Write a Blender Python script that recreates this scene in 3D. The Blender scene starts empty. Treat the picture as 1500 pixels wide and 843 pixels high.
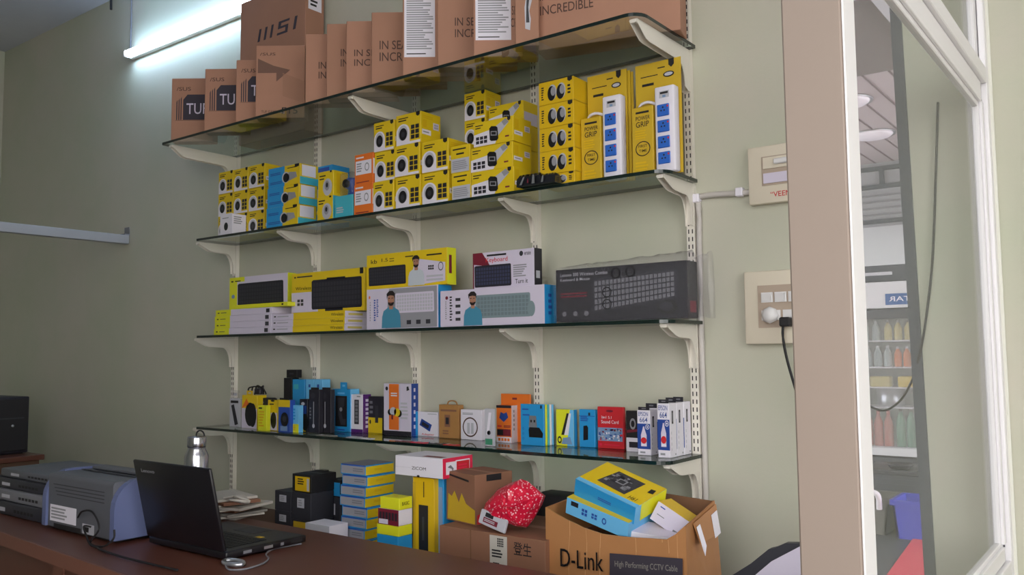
import bpy, bmesh, math, random
from mathutils import Vector, Matrix
S = bpy.context.scene
COL = S.collection
random.seed(7)
# ------------------------------------------------------------------ camera geometry (metres, wall of shelves at y = 0)
YAW, PITCH, ROLL, FPX = 0.64749435, 0.07522357, -0.01041376, 1267.367
CAM = Vector((0, -2.6, 1.45))
def cam_axes():
    cy, sy, cp, sp = math.cos(YAW), math.sin(YAW), math.cos(PITCH), math.sin(PITCH)
    f = Vector((-sy*cp, cy*cp, sp)); r = Vector((cy, sy, 0)); u = r.cross(f)
    cr, sr = math.cos(ROLL), math.sin(ROLL)
    return cr*r+sr*u, -sr*r+cr*u, f
AR, AU, AF = cam_axes()
def ray(x, y): return AR*((x-750)/FPX) - AU*((y-421.5)/FPX) + AF
def atX(x, y, X): d = ray(x, y); return CAM + d*((X-CAM.x)/d.x)
def atY(x, y, Y): d = ray(x, y); return CAM + d*((Y-CAM.y)/d.y)
def atZ(x, y, Z): d = ray(x, y); return CAM + d*((Z-CAM.z)/d.z)
def pr(P):
    c = Vector(P)-CAM; z = c.dot(AF); return 750+FPX*c.dot(AR)/z, 421.5-FPX*c.dot(AU)/z
def fit(z, Yf, xl, xr, yt, rz=0.0, xs=None, d=None, ymax=-.024):
    """front-left-bottom corner, width, depth and height of an upright box seen between those edges"""
    X = atY(xl, yt, Yf).x
    for _ in range(5):
        X = atY(xl, pr((X, Yf, z))[1], Yf).x
    u = Vector((math.cos(rz), math.sin(rz), 0)); n = Vector((-u.y, u.x, 0)); P = Vector((X, Yf, z))
    def hit(px, py, O, N):
        r = ray(px, py); return CAM + r*((O-CAM).dot(N)/r.dot(N))
    w = .2
    for _ in range(5):
        w = (hit(xr, pr(P+u*w)[1], P, n)-P).dot(u)
    h = hit(xl, yt, P, n).z - z
    if xs is not None:
        Q = P+u*w; d = .1
        for _ in range(5):
            d = (hit(xs, pr(Q+n*d)[1], Q, u)-Q).dot(n)
    if rz == 0: d = min(d, ymax-Yf)
    return P, w, d, h, rz
# ------------------------------------------------------------------ materials
def lin(c):
    return tuple((x/12.92 if x <= .04045 else ((x+.055)/1.055)**2.4) for x in [v/255 for v in c])
MATS = {}
def mat(name, rgb, rough=.6, metal=0, spec=.5, noise=0, scale=30, bump=0, bscale=200, emit=None, es=1, coat=0):
    if name in MATS: return MATS[name]
    m = bpy.data.materials.new(name); m.use_nodes = True; nt = m.node_tree; p = nt.nodes['Principled BSDF']
    c = lin(rgb)
    p.inputs['Base Color'].default_value = (*c, 1); p.inputs['Roughness'].default_value = rough
    p.inputs['Metallic'].default_value = metal; p.inputs['Specular IOR Level'].default_value = spec
    p.inputs['Coat Weight'].default_value = coat
    if noise or bump:
        tc = nt.nodes.new('ShaderNodeTexCoord')
    if noise:
        n = nt.nodes.new('ShaderNodeTexNoise'); n.inputs['Scale'].default_value = scale; n.inputs['Detail'].default_value = 5
        r = nt.nodes.new('ShaderNodeMapRange'); r.inputs['To Min'].default_value = 1-noise; r.inputs['To Max'].default_value = 1+noise
        x = nt.nodes.new('ShaderNodeMix'); x.data_type = 'RGBA'; x.blend_type = 'MULTIPLY'; x.inputs['Factor'].default_value = 1
        x.inputs['A'].default_value = (*c, 1)
        nt.links.new(tc.outputs['Object'], n.inputs['Vector']); nt.links.new(n.outputs['Fac'], r.inputs['Value'])
        nt.links.new(r.outputs['Result'], x.inputs['B']); nt.links.new(x.outputs['Result'], p.inputs['Base Color'])
    if bump:
        n2 = nt.nodes.new('ShaderNodeTexNoise'); n2.inputs['Scale'].default_value = bscale; n2.inputs['Detail'].default_value = 3
        b = nt.nodes.new('ShaderNodeBump'); b.inputs['Strength'].default_value = bump; b.inputs['Distance'].default_value = .004
        nt.links.new(tc.outputs['Object'], n2.inputs['Vector']); nt.links.new(n2.outputs['Fac'], b.inputs['Height'])
        nt.links.new(b.outputs['Normal'], p.inputs['Normal'])
    if emit:
        p.inputs['Emission Color'].default_value = (*lin(emit), 1); p.inputs['Emission Strength'].default_value = es
    MATS[name] = m; return m
def glassy(name, tint, refl=.9, ior=1.5, haze=0):
    m = bpy.data.materials.new(name); m.use_nodes = True; nt = m.node_tree; nt.nodes.clear()
    o = nt.nodes.new('ShaderNodeOutputMaterial'); t = nt.nodes.new('ShaderNodeBsdfTransparent'); g = nt.nodes.new('ShaderNodeBsdfGlossy')
    fr = nt.nodes.new('ShaderNodeFresnel'); fr.inputs['IOR'].default_value = ior
    mx = nt.nodes.new('ShaderNodeMixShader'); t.inputs['Color'].default_value = (*tint, 1)
    g.inputs['Color'].default_value = (refl, refl, refl, 1); g.inputs['Roughness'].default_value = .02
    ge = nt.nodes.new('ShaderNodeNewGeometry'); mu = nt.nodes.new('ShaderNodeMath'); mu.operation = 'MULTIPLY_ADD'; mu.inputs[1].default_value = -1; mu.inputs[2].default_value = 1
    m3 = nt.nodes.new('ShaderNodeMath'); m3.operation = 'MULTIPLY'
    nt.links.new(ge.outputs['Backfacing'], mu.inputs[0]); nt.links.new(mu.outputs[0], m3.inputs[0]); nt.links.new(fr.outputs[0], m3.inputs[1])
    nt.links.new(m3.outputs[0], mx.inputs[0]); nt.links.new(t.outputs[0], mx.inputs[1]); nt.links.new(g.outputs[0], mx.inputs[2])
    last = mx
    if haze:
        df = nt.nodes.new('ShaderNodeBsdfDiffuse'); df.inputs['Color'].default_value = (.8, .82, .82, 1)
        m2 = nt.nodes.new('ShaderNodeMixShader'); m2.inputs[0].default_value = haze
        nt.links.new(mx.outputs[0], m2.inputs[1]); nt.links.new(df.outputs[0], m2.inputs[2]); last = m2
    nt.links.new(last.outputs[0], o.inputs[0]); MATS[name] = m; return m
def M(k): return MATS[k]
for k, c, kw in [
    ('yellow', (228, 196, 28), dict(rough=.42)), ('yellow_deep', (222, 182, 20), dict(rough=.45)), ('yellow_green', (226, 226, 40), dict(rough=.45)),
    ('gold_card', (205, 170, 40), dict(rough=.5)), ('orange', (232, 118, 40), dict(rough=.5)), ('kraft', (176, 128, 74), dict(rough=.6, noise=.12, scale=25)),
    ('white_card', (232, 228, 240), dict(rough=.45)), ('white_paint', (236, 232, 226), dict(rough=.4)), ('lilac_card', (214, 206, 226), dict(rough=.5)),
    ('blue_card', (40, 150, 215), dict(rough=.42)), ('light_blue', (110, 190, 240), dict(rough=.42)), ('teal', (70, 180, 200), dict(rough=.45)),
    ('deep_blue', (40, 80, 170), dict(rough=.45)), ('socket_blue', (48, 104, 200), dict(rough=.35)), ('ink_blue', (36, 70, 150), dict(rough=.45)),
    ('black', (16, 16, 20), dict(rough=.5)), ('ink', (28, 26, 30), dict(rough=.6)), ('dark_card', (38, 36, 46), dict(rough=.5)), ('charcoal', (52, 52, 60), dict(rough=.5)),
    ('grey', (120, 120, 128), dict(rough=.5)), ('mid_grey', (150, 150, 158), dict(rough=.5)), ('pale_grey', (190, 190, 200), dict(rough=.5)), ('steel_blue', (120, 150, 190), dict(rough=.5)),
    ('red', (205, 40, 50), dict(rough=.45)), ('hot_red', (225, 40, 80), dict(rough=.35)), ('maroon', (120, 30, 50), dict(rough=.5)), ('purple', (90, 40, 120), dict(rough=.45)),
    ('skin', (176, 128, 104), dict(rough=.6)), ('hair', (34, 26, 26), dict(rough=.6)), ('shirt_teal', (70, 140, 170), dict(rough=.6)), ('shirt_pale', (196, 204, 214), dict(rough=.6)),
    ('card_brown', (176, 130, 108), dict(rough=.75, noise=.07, scale=14)), ('card_brown_b', (168, 124, 102), dict(rough=.75, noise=.07, scale=11)),
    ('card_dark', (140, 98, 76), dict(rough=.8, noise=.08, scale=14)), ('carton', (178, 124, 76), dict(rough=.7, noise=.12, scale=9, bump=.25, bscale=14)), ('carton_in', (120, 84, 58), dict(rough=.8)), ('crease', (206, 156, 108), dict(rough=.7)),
    ('print_brown', (84, 62, 56), dict(rough=.8)), ('print_soft', (120, 90, 78), dict(rough=.8)), ('tuf_dark', (58, 52, 64), dict(rough=.7)), ('edge_brown', (70, 48, 42), dict(rough=.8)),
    ('powder_white', (232, 226, 216), dict(rough=.4)), ('slot_dark', (40, 36, 34), dict(rough=.8)), ('glass_edge', (14, 34, 32), dict(rough=.15, spec=.7)),
    ('plate_cream', (222, 212, 194), dict(rough=.4)), ('plate_tan', (178, 160, 144), dict(rough=.5)), ('switch_white', (226, 224, 226), dict(rough=.3)), ('conduit', (196, 190, 186), dict(rough=.5)),
    ('aluminium', (236, 234, 238), dict(rough=.42, metal=.1)), ('alu_bar', (176, 178, 186), dict(rough=.45, metal=.3)), ('post_beige', (146, 131, 121), dict(rough=.55, noise=.03, scale=6)),
    ('bead', (222, 222, 212), dict(rough=.5)), ('gasket', (96, 96, 104), dict(rough=.7)),
    ('laminate', (98, 58, 46), dict(rough=.42, noise=.12, scale=6)), ('laminate_edge', (118, 76, 62), dict(rough=.5)), ('bench_wood', (96, 70, 54), dict(rough=.7, noise=.1, scale=8)),
    ('laptop_black', (20, 18, 24), dict(rough=.35)), ('laptop_deck', (44, 44, 50), dict(rough=.4)), ('key_black', (18, 18, 20), dict(rough=.5)), ('printer_grey', (92, 94, 102), dict(rough=.5)),
    ('printer_blue', (96, 106, 146), dict(rough=.45)), ('steel', (200, 200, 210), dict(rough=.22, metal=1)), ('paper', (196, 190, 182), dict(rough=.8)), ('paper_grey', (140, 136, 130), dict(rough=.8)),
    ('shrink_black', (24, 26, 32), dict(rough=.18, coat=.6)), ('screen_dark', (28, 30, 36), dict(rough=.3)), ('board_dark', (60, 58, 66), dict(rough=.5, noise=.7, scale=160)),
    ('slate', (128, 146, 152), dict(rough=.5)), ('slate_key', (112, 128, 136), dict(rough=.5)), ('navy_key', (60, 64, 92), dict(rough=.5)), ('fridge_dark', (74, 76, 84), dict(rough=.5)), ('fridge_white', (206, 206, 214), dict(rough=.4)), ('fridge_in', (196, 204, 204), dict(rough=.5)),
    ('sign_blue', (40, 88, 150), dict(rough=.4)), ('crate_blue', (60, 66, 190), dict(rough=.5)), ('crate_grey', (104, 102, 100), dict(rough=.6)), ('tarp', (58, 60, 66), dict(rough=.5)),
    ('mat_red', (190, 40, 70), dict(rough=.8)), ('plank', (176, 166, 172), dict(rough=.6)), ('plank_gap', (110, 98, 104), dict(rough=.8)), ('soffit', (112, 104, 106), dict(rough=.85)),
    ('jamb_dark', (70, 74, 84), dict(rough=.6)), ('bottle_red', (190, 80, 70), dict(rough=.2)), ('bottle_green', (70, 140, 110), dict(rough=.2)), ('bottle_clear', (170, 184, 184), dict(rough=.15)),
    ('juice_yellow', (206, 190, 110), dict(rough=.3)), ('silver', (190, 192, 200), dict(rough=.3, metal=.8)),
]: mat(k, c, **kw)
glassy('shelf_glass', (.75, .83, .79), ior=1.55)
glassy('pane_glass', (.96, .97, .97), ior=1.12, haze=.03)
glassy('film', (.94, .93, .95), ior=1.3, haze=.045)
glassy('clear_plastic', (.9, .9, .92), ior=1.4, haze=.12)
# wall paint: uneven pale green emulsion with scuffs
def paint(name, a, b, bumpy=.15):
    m = bpy.data.materials.new(name); m.use_nodes = True; nt = m.node_tree; p = nt.nodes['Principled BSDF']
    tc = nt.nodes.new('ShaderNodeTexCoord'); n = nt.nodes.new('ShaderNodeTexNoise'); n.inputs['Scale'].default_value = 1.6; n.inputs['Detail'].default_value = 8; n.inputs['Roughness'].default_value = .62
    cr = nt.nodes.new('ShaderNodeValToRGB'); cr.color_ramp.elements[0].position = .32; cr.color_ramp.elements[1].position = .68
    cr.color_ramp.elements[0].color = (*lin(a), 1); cr.color_ramp.elements[1].color = (*lin(b), 1)
    n2 = nt.nodes.new('ShaderNodeTexNoise'); n2.inputs['Scale'].default_value = 90; n2.inputs['Detail'].default_value = 4
    bp = nt.nodes.new('ShaderNodeBump'); bp.inputs['Strength'].default_value = bumpy; bp.inputs['Distance'].default_value = .003
    L = nt.links.new
    L(tc.outputs['Object'], n.inputs['Vector']); L(n.outputs['Fac'], cr.inputs[0]); L(cr.outputs[0], p.inputs['Base Color'])
    L(tc.outputs['Object'], n2.inputs['Vector']); L(n2.outputs['Fac'], bp.inputs['Height']); L(bp.outputs['Normal'], p.inputs['Normal'])
    p.inputs['Roughness'].default_value = .75; p.inputs['Specular IOR Level'].default_value = .25
    MATS[name] = m; return m
paint('wall_green', (188, 192, 172), (200, 195, 182)); paint('ceiling_white', (208, 210, 222), (216, 218, 228)); paint('floor_tile', (112, 106, 100), (126, 119, 112)); paint('far_white', (204, 204, 210), (214, 214, 220))  # ceiling colour carries the tube light's bluish tint
# ------------------------------------------------------------------ mesh builder
TEXT = {}
def text_mesh(s):
    if s not in TEXT:
        cu = bpy.data.curves.new('lettering', 'FONT'); cu.body = s; cu.resolution_u = 3; cu.offset = 0 if s == 'ZICOM' else .004
        ob = bpy.data.objects.new('lettering', cu); COL.objects.link(ob)
        bpy.context.view_layer.update()
        me = ob.evaluated_get(bpy.context.evaluated_depsgraph_get()).to_mesh()
        vs = [(v.co.x, v.co.y) for v in me.vertices]; fs = [tuple(p.vertices) for p in me.polygons]
        bpy.data.objects.remove(ob); bpy.data.curves.remove(cu)
        x0, x1 = min(v[0] for v in vs), max(v[0] for v in vs); y0, y1 = min(v[1] for v in vs), max(v[1] for v in vs)
        TEXT[s] = ([((x-x0)/(x1-x0), (y-y0)/(y1-y0)) for x, y in vs], fs)
    return TEXT[s]
class MB:
    def __init__(s): s.v = []; s.f = []; s.m = []; s.sm = []; s.mats = []
    def add(s, vs, fs, m, smooth=False):
        if isinstance(m, str): m = M(m)
        if m not in s.mats: s.mats.append(m)
        k = len(s.v); i = s.mats.index(m); s.v += [Vector(p) for p in vs]
        for f in fs: s.f.append([k+j for j in f]); s.m.append(i); s.sm.append(smooth)
        return s
    def box(s, x0, x1, y0, y1, z0, z1, m, c=0, seg=1):
        if c <= 0:
            vs = [(x, y, z) for z in (z0, z1) for x, y in ((x0, y0), (x1, y0), (x1, y1), (x0, y1))]
            return s.add(vs, [(3, 2, 1, 0), (4, 5, 6, 7), (0, 1, 5, 4), (1, 2, 6, 5), (2, 3, 7, 6), (3, 0, 4, 7)], m)
        b = bmesh.new(); bmesh.ops.create_cube(b, size=1)
        for q in b.verts: q.co = Vector(((x0+x1)/2+q.co.x*(x1-x0), (y0+y1)/2+q.co.y*(y1-y0), (z0+z1)/2+q.co.z*(z1-z0)))
        bmesh.ops.bevel(b, geom=list(b.edges), offset=c, segments=seg, affect='EDGES', profile=.5)
        b.verts.index_update(); vs = [q.co.copy() for q in b.verts]; fs = [[q.index for q in f.verts] for f in b.faces]; b.free()
        return s.add(vs, fs, m, seg > 1)
    def poly(s, pts, m): return s.add(pts, [tuple(range(len(pts)))], m)
    def prism(s, pts, vec, m, cap=True, smooth=False):
        n = len(pts); vec = Vector(vec); vs = [Vector(p) for p in pts]+[Vector(p)+vec for p in pts]
        s.add(vs, [(i, (i+1) % n, n+(i+1) % n, n+i) for i in range(n)], m, smooth)
        if cap: s.add(vs, [tuple(range(n-1, -1, -1)), tuple(range(n, 2*n))], m)
        return s
    def tube(s, pts, r, m, n=8, smooth=True):
        pts = [Vector(p) for p in pts]; rings = []
        for i, p in enumerate(pts):
            t = (pts[min(i+1, len(pts)-1)]-pts[max(i-1, 0)]).normalized()
            a = t.cross(Vector((0, 0, 1)))
            if a.length < 1e-3: a = t.cross(Vector((0, 1, 0)))
            a.normalize(); b = a.cross(t); rr = r[i] if isinstance(r, (list, tuple)) else r
            rings.append([p+(a*math.cos(2*math.pi*k/n)+b*math.sin(2*math.pi*k/n))*rr for k in range(n)])
        vs = [q for R_ in rings for q in R_]
        fs = [(i*n+k, i*n+(k+1) % n, (i+1)*n+(k+1) % n, (i+1)*n+k) for i in range(len(pts)-1) for k in range(n)]
        s.add(vs, fs, m, smooth); s.add(rings[0], [tuple(range(n))], m); s.add(rings[-1], [tuple(range(n-1, -1, -1))], m); return s
    def lathe(s, prof, m, n=24, c=(0, 0, 0), smooth=True):
        vs = [(c[0]+r*math.cos(2*math.pi*k/n), c[1]+r*math.sin(2*math.pi*k/n), c[2]+z) for r, z in prof for k in range(n)]
        fs = [(i*n+k, i*n+(k+1) % n, (i+1)*n+(k+1) % n, (i+1)*n+k) for i in range(len(prof)-1) for k in range(n)]
        s.add(vs, fs, m, smooth); return s
    def xf(s, mtx): s.v = [mtx @ p for p in s.v]; return s
    def build(s, name, parent=None, loc=(0, 0, 0), rz=0, rot=None):
        me = bpy.data.meshes.new(name); me.from_pydata([tuple(p) for p in s.v], [], s.f)
        for m in s.mats: me.materials.append(m)
        me.polygons.foreach_set('material_index', s.m); me.polygons.foreach_set('use_smooth', s.sm); me.update()
        b = bmesh.new(); b.from_mesh(me); 
        b.normal_update(); b.to_mesh(me); b.free()
        o = bpy.data.objects.new(name, me); COL.objects.link(o); o.location = loc
        o.rotation_euler = rot if rot is not None else (0, 0, rz)
        if parent is not None: o.parent = parent
        return o
def spline(pts, k=6):
    P = [Vector(p) for p in pts]; out = []
    for i in range(len(P)-1):
        a, b, c, d = P[max(i-1, 0)], P[i], P[i+1], P[min(i+2, len(P)-1)]
        for j in range(k):
            t = j/k; out.append(.5*((2*b)+(c-a)*t+(2*a-5*b+4*c-d)*t*t+(3*b-a-3*c+d)*t**3))
    return out+[P[-1]]
class Face:
    """printing on one flat face of a box; u, v run 0..1"""
    def __init__(s, B, o, u, v, w, h): s.B = B; s.o = Vector(o); s.u = Vector(u); s.v = Vector(v); s.w = w; s.h = h; s.n = s.u.cross(s.v)
    def p(s, a, b, l): return s.o+s.u*(a*s.w)+s.v*(b*s.h)+s.n*(l*.0005)
    def poly(s, pts, m, l=1): s.B.poly([s.p(a, b, l) for a, b in pts], m); return s
    def rect(s, a, b, c, d, m, l=1): return s.poly([(a, b), (c, b), (c, d), (a, d)], m, l)
    def ell(s, a, b, ra, rb, m, l=1, n=20, t0=0, t1=360):
        return s.poly([(a+ra*math.cos(math.radians(t0+(t1-t0)*k/(n if t1-t0 == 360 else n-1))), b+rb*math.sin(math.radians(t0+(t1-t0)*k/(n if t1-t0 == 360 else n-1)))) for k in range(n)], m, l)
    def ring(s, a, b, ra, rb, t, m, l=1, n=24):
        P = [(math.cos(2*math.pi*k/n), math.sin(2*math.pi*k/n)) for k in range(n)]
        vs = [s.p(a+ra*x, b+rb*y, l) for x, y in P]+[s.p(a+ra*t*x, b+rb*t*y, l) for x, y in P]
        s.B.add(vs, [(k, (k+1) % n, n+(k+1) % n, n+k) for k in range(n)], m); return s
    def text(s, t, a, b, c, d, m, l=2, mirror=False):
        vs, fs = text_mesh(t)
        P = [s.p(a+((1-x) if mirror else x)*(c-a), b+y*(d-b), l) for x, y in vs]
        s.B.add(P, [tuple(reversed(f)) for f in fs] if mirror else fs, m); return s
    def bars(s, a, b, c, d, n, m, l=2, seed=0):
        rr = random.Random(seed+n)
        st = (d-b)/n
        for k in range(n):
            s.rect(a, d-st*(k+.75), a+(c-a)*(.6+.4*rr.random()), d-st*(k+.2), m, l)
        return s
    def grid(s, a, b, c, d, nx, ny, m, l=2, gap=.25):
        du, dv = (c-a)/nx, (d-b)/ny
        for i in range(nx):
            for j in range(ny): s.rect(a+du*(i+gap/2), b+dv*(j+gap/2), a+du*(i+1-gap/2), b+dv*(j+1-gap/2), m, l)
        return s
    def keyboard(s, a, b, c, d, body='dark_card', key='charcoal', sk=0, l=2, nx=15):
        X = lambda x, y: (a+(c-a)*x, b+(d-b)*y+sk*x)
        s.poly([X(.02, 0), X(.98, 0), X(1, .06), X(.99, .96), X(.97, 1), X(.03, 1), X(0, .95), X(.005, .06)], body, l)
        for i in range(nx):
            for j in range(5):
                x0, x1 = .03+.94*(i+.12)/nx, .03+.94*(i+.88)/nx; y0, y1 = .08+.84*(j+.12)/5, .08+.84*(j+.88)/5
                s.poly([X(x0, y0), X(x1, y0), X(x1, y1), X(x0, y1)], key, l+1)
        return s
    def man(s, a, b, c, d, shirt, l=3):
        X = lambda x, y: (a+(c-a)*x, b+(d-b)*y)
        s.poly([X(*q) for q in ((0, 0), (1, 0), (.98, .3), (.9, .46), (.64, .56), (.36, .56), (.1, .46), (.02, .3))], shirt, l)
        s.poly([X(*q) for q in ((.4, .5), (.6, .5), (.6, .64), (.4, .64))], 'skin', l+1)
        s.ell(*X(.5, .76), (c-a)*.17, (d-b)*.17, 'skin', l+2)
        s.ell(*X(.5, .69), (c-a)*.16, (d-b)*.1, 'hair', l+3, 12, 180, 360)
        s.ell(*X(.5, .715), (c-a)*.1, (d-b)*.05, 'skin', l+4, 12)
        s.rect(*X(.44, .675), *X(.56, .69), 'maroon', l+5)
        s.poly([X(*q) for q in ((.3, .78), (.34, .86), (.5, .88), (.66, .86), (.7, .78), (.72, .92), (.6, 1), (.42, 1), (.28, .92))], 'hair', l+5)
        s.rect(*X(.38, .79), *X(.46, .81), 'hair', l+5); s.rect(*X(.54, .79), *X(.62, .81), 'hair', l+5)
        return s
# ------------------------------------------------------------------ naming
def tag(o, label, cat, group=None):
    o['label'] = label; o['category'] = cat
    if group: o['group'] = group
    return o
def struct(o): o['kind'] = 'structure'; return o
def empty(name, loc, label, cat, group=None, rz=0):
    o = bpy.data.objects.new(name, None); COL.objects.link(o); o.location = loc; o.rotation_euler = (0, 0, rz); o.empty_display_size = .05
    return tag(o, label, cat, group)
def pack(name, label, cat, group, F, base, front=None, right=None, top=None, faces=None, parts=(), c=.0012, rot=None):
    """a printed box: one mesh, plus stickers and the like as children"""
    P, w, d, h, rz = F
    B = MB(); B.box(0, w, 0, d, 0, h, base, c)
    ff = Face(B, (0, 0, 0), (1, 0, 0), (0, 0, 1), w, h); fr = Face(B, (w, 0, 0), (0, 1, 0), (0, 0, 1), d, h); ft = Face(B, (0, 0, h), (1, 0, 0), (0, 1, 0), w, d)
    if front: front(ff)
    if right: right(fr)
    if top: top(ft)
    o = B.build(name, None, P, rz, rot); tag(o, label, cat, group)
    for pn, where, fn in parts:
        b = MB(); f = {'front': Face(b, (0, 0, 0), (1, 0, 0), (0, 0, 1), w, h), 'right': Face(b, (w, 0, 0), (0, 1, 0), (0, 0, 1), d, h), 'top': Face(b, (0, 0, h), (1, 0, 0), (0, 1, 0), w, d)}[where]
        fn(f); b.build(pn, o)
    return o
def plate(f, a, b, c, d, m, t=.0008):
    """a thin sticker with real thickness"""
    p = [f.p(a, b, .6), f.p(c, b, .6), f.p(c, d, .6), f.p(a, d, .6)]
    f.B.prism(p, f.n*t, m); return f
# ------------------------------------------------------------------ the setting
ZC, XL, XR, YB = 3.6, -6.42, 2.2, -3.7
def slab(name, x0, x1, y0, y1, z0, z1, m): return struct(MB().box(x0, x1, y0, y1, z0, z1, m).build(name))
slab('floor', XL-.1, 8, YB-6, 0, -.1, 0, 'floor_tile')
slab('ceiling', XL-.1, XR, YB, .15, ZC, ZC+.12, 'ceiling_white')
JX = -.562                                                # left edge of the wall beside an opening added to hold the pane's reflected scene
w = MB()
w.box(XL-.1, -.85, 0, .12, 0, ZC, 'wall_green')
w.prism([(JX+.032, 0, 0), (XR+1.5, 0, 0), (XR+1.5, 0, ZC), (JX-.023, 0, ZC)], (0, .12, 0), 'wall_green')
w.box(-.85, JX-.024, 0, .12, 3.3, ZC, 'wall_green')
struct(w.build('wall_back'))
slab('wall_left', XL-.12, XL, YB, 0, 0, ZC, 'wall_green')
slab('wall_right', XR, XR+.1, -1.5, 0, 0, ZC, 'wall_green')  # unseen wall added to narrow the side opening and dim the green wall
slab('wall_front', 1.0, XR+.1, YB-.1, YB, 0, ZC, 'wall_green')  # unseen piece added to shift the front daylight opening
slab('wall_front', XL, -1.0, YB-.1, YB, 0, ZC, 'wall_green')  # unseen wall, extent shaped so daylight falls off to the left
b = MB()
jp = [(JX+.012, -.012, 0), (JX+.040, -.012, 0), (JX+.040, .0, 0), (JX+.026, .0, 0), (JX+.026, .12, 0), (JX+.012, .12, 0)]
b.prism(jp, (-.051, 0, 3.3), 'jamb_dark')  # added trim standing in for the reflected post edge
struct(b.build('trim_1'))
# ---- partition between the shop and the walkway: post, aluminium frame, panes
PX = -.36
post = MB(); post.box(-.4535, PX-.0035, -1.30, -1.238, 0, ZC, 'post_beige', .003)
struct(post.build('column_partition'))
fr = empty('glazed_partition', (PX, -.6, 0), 'white aluminium glazed partition running from the beige post to the green wall', 'window')
fr.pop('label'); fr.pop('category'); fr.name = 'window_1'; fr['kind'] = 'structure'
def fpart(name, fn):
    b = MB(); fn(b); b.xf(Matrix.Translation((-PX, .6, 0))); return b.build(name, fr)
Y0, Y1 = -1.365, -.002
def stile(y0, y1, z0, z1):
    def f(b):
        b.box(PX-.05, PX-.006, y0+.004, y1-.004, z0, z1, 'aluminium', .002)
        b.box(PX-.006, PX, y0+.012, y1-.012, z0, z1, 'aluminium', .0015)
        b.box(PX-.0065, PX-.004, y0+.009, y0+.013, z0, z1, 'gasket'); b.box(PX-.0065, PX-.004, y1-.013, y1-.009, z0, z1, 'gasket')
    return f
def nearstile(b):
    b.box(PX-.003, PX, -1.299, -1.239, 0, ZC, 'aluminium', .001)
fpart('stile', nearstile)
def farstile(b):
    b.box(PX-.022, PX-.006, -.075, -.004, 0, ZC, 'aluminium', .002)
    b.box(PX-.006, PX+.002, -.066, -.040, .95, 2.10, 'aluminium', .0015)
    b.box(PX-.004, PX+.012, -.037, -.006, 0, ZC, 'aluminium', .002)
    b.box(PX+.0, PX+.02, -.008, -.001, 0, ZC, 'bead', .001)
    b.box(PX-.007, PX-.002, -.040, -.036, .94, 2.11, 'gasket')
fpart('stile', farstile)
def hrail(z0, z1):
    def f(b):
        b.box(PX-.022, PX-.006, -1.238, -.075, z0, z1, 'aluminium', .002)
        b.box(PX-.006, PX+.002, -1.238, -.07, z0+.012, z1-.05, 'aluminium', .0015)
        b.box(PX-.004, PX+.012, -1.238, -.04, z1-.048, z1-.006, 'aluminium', .002)
        b.box(PX-.007, PX-.003, -1.238, -.04, z1-.05, z1-.046, 'gasket')
    return f
fpart('rail', hrail(2.085, 2.20)); 
def lowrail(b):
    b.box(PX-.022, PX-.006, -1.238, -.075, .86, .955, 'aluminium', .002)
    b.box(PX-.006, PX+.002, -1.238, -.07, .91, .945, 'aluminium', .0015)
    b.box(PX-.004, PX+.012, -1.238, -.04, .87, .907, 'aluminium', .002)
    b.box(PX-.007, PX-.003, -1.238, -.04, .906, .911, 'gasket')
fpart('rail', lowrail)
fpart('pane', lambda b: b.box(PX-.018, PX-.013, -1.238, -.073, .953, 2.087, 'pane_glass'))
fpart('pane', lambda b: b.box(PX-.018, PX-.013, -1.238, -.073, 2.198, ZC, 'pane_glass'))
fpart('kick_panel', lambda b: b.box(PX-.020, PX-.010, -1.238, -.073, 0, .862, 'white_paint'))
# ---- space built behind the glass, standing in for its reflection
slab('floor_2', -6, 2.5, .12, 7.2, -.1, 0, 'tarp')
slab('wall_far', -6, 2.5, 7.0, 7.12, 0, 3.6, 'far_white')
slab('ceiling_2', -4.2, 1.5, .12, 3.1, 3.2, 3.35, 'soffit')
b = MB(); b.box(-6, 2.5, 3.1, 7.0, 3.2, 3.32, 'plank')
for k in range(40): b.box(-4.2+k*.16, -4.2+k*.16+.014, 3.1, 7.0, 3.196, 3.2, 'plank_gap')
struct(b.build('ceiling_3'))
b = MB(); b.box(-1.07, -1.02, .3, 3.1, 3.15, 3.2, 'pale_grey'); struct(b.build('trim_2'))
b = MB(); b.box(-1.9, -1.07, 1.65, 1.70, 3.15, 3.2, 'pale_grey'); struct(b.build('trim_3'))
b = MB(); b.box(-6, 2.5, 5.9, 6.1, 2.62, 3.2, 'mid_grey'); b.box(-6, 2.5, 5.87, 5.9, 2.62, 2.66, 'jamb_dark'); b.box(-6, 2.5, 5.87, 5.9, 2.95, 2.99, 'jamb_dark'); b.box(-6, 2.5, 5.87, 5.9, 3.12, 3.16, 'jamb_dark')
for k in range(12): b.box(-4+k*.32, -3.96+k*.32, 5.87, 5.9, 2.99, 3.12, 'jamb_dark')
for k in range(4): b.box(-6, 2.5, 5.88, 5.9, 2.70+k*.06, 2.715+k*.06, 'grey')
struct(b.build('beam_far'))
for k, (x, y) in enumerate(((-1.72, 3.62), (-1.83, 4.72))):
    o = empty('ceiling_light', (x, y, 3.2), ['round white downlight nearer the front edge of the plank ceiling seen through the glass', 'round white downlight farther back on the plank ceiling beside the dark jamb'][k], 'light', 'downlights in the plank ceiling')
    b = MB(); b.lathe([(.0, -.035), (.13, -.03), (.15, -.012), (.152, -.004)], M('white_card')); b.build('diffuser', o)
    b = MB(); b.lathe([(.15, -.004), (.17, -.012), (.175, -.002), (.15, -.002)], M('silver')); b.build('rim', o)
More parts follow.
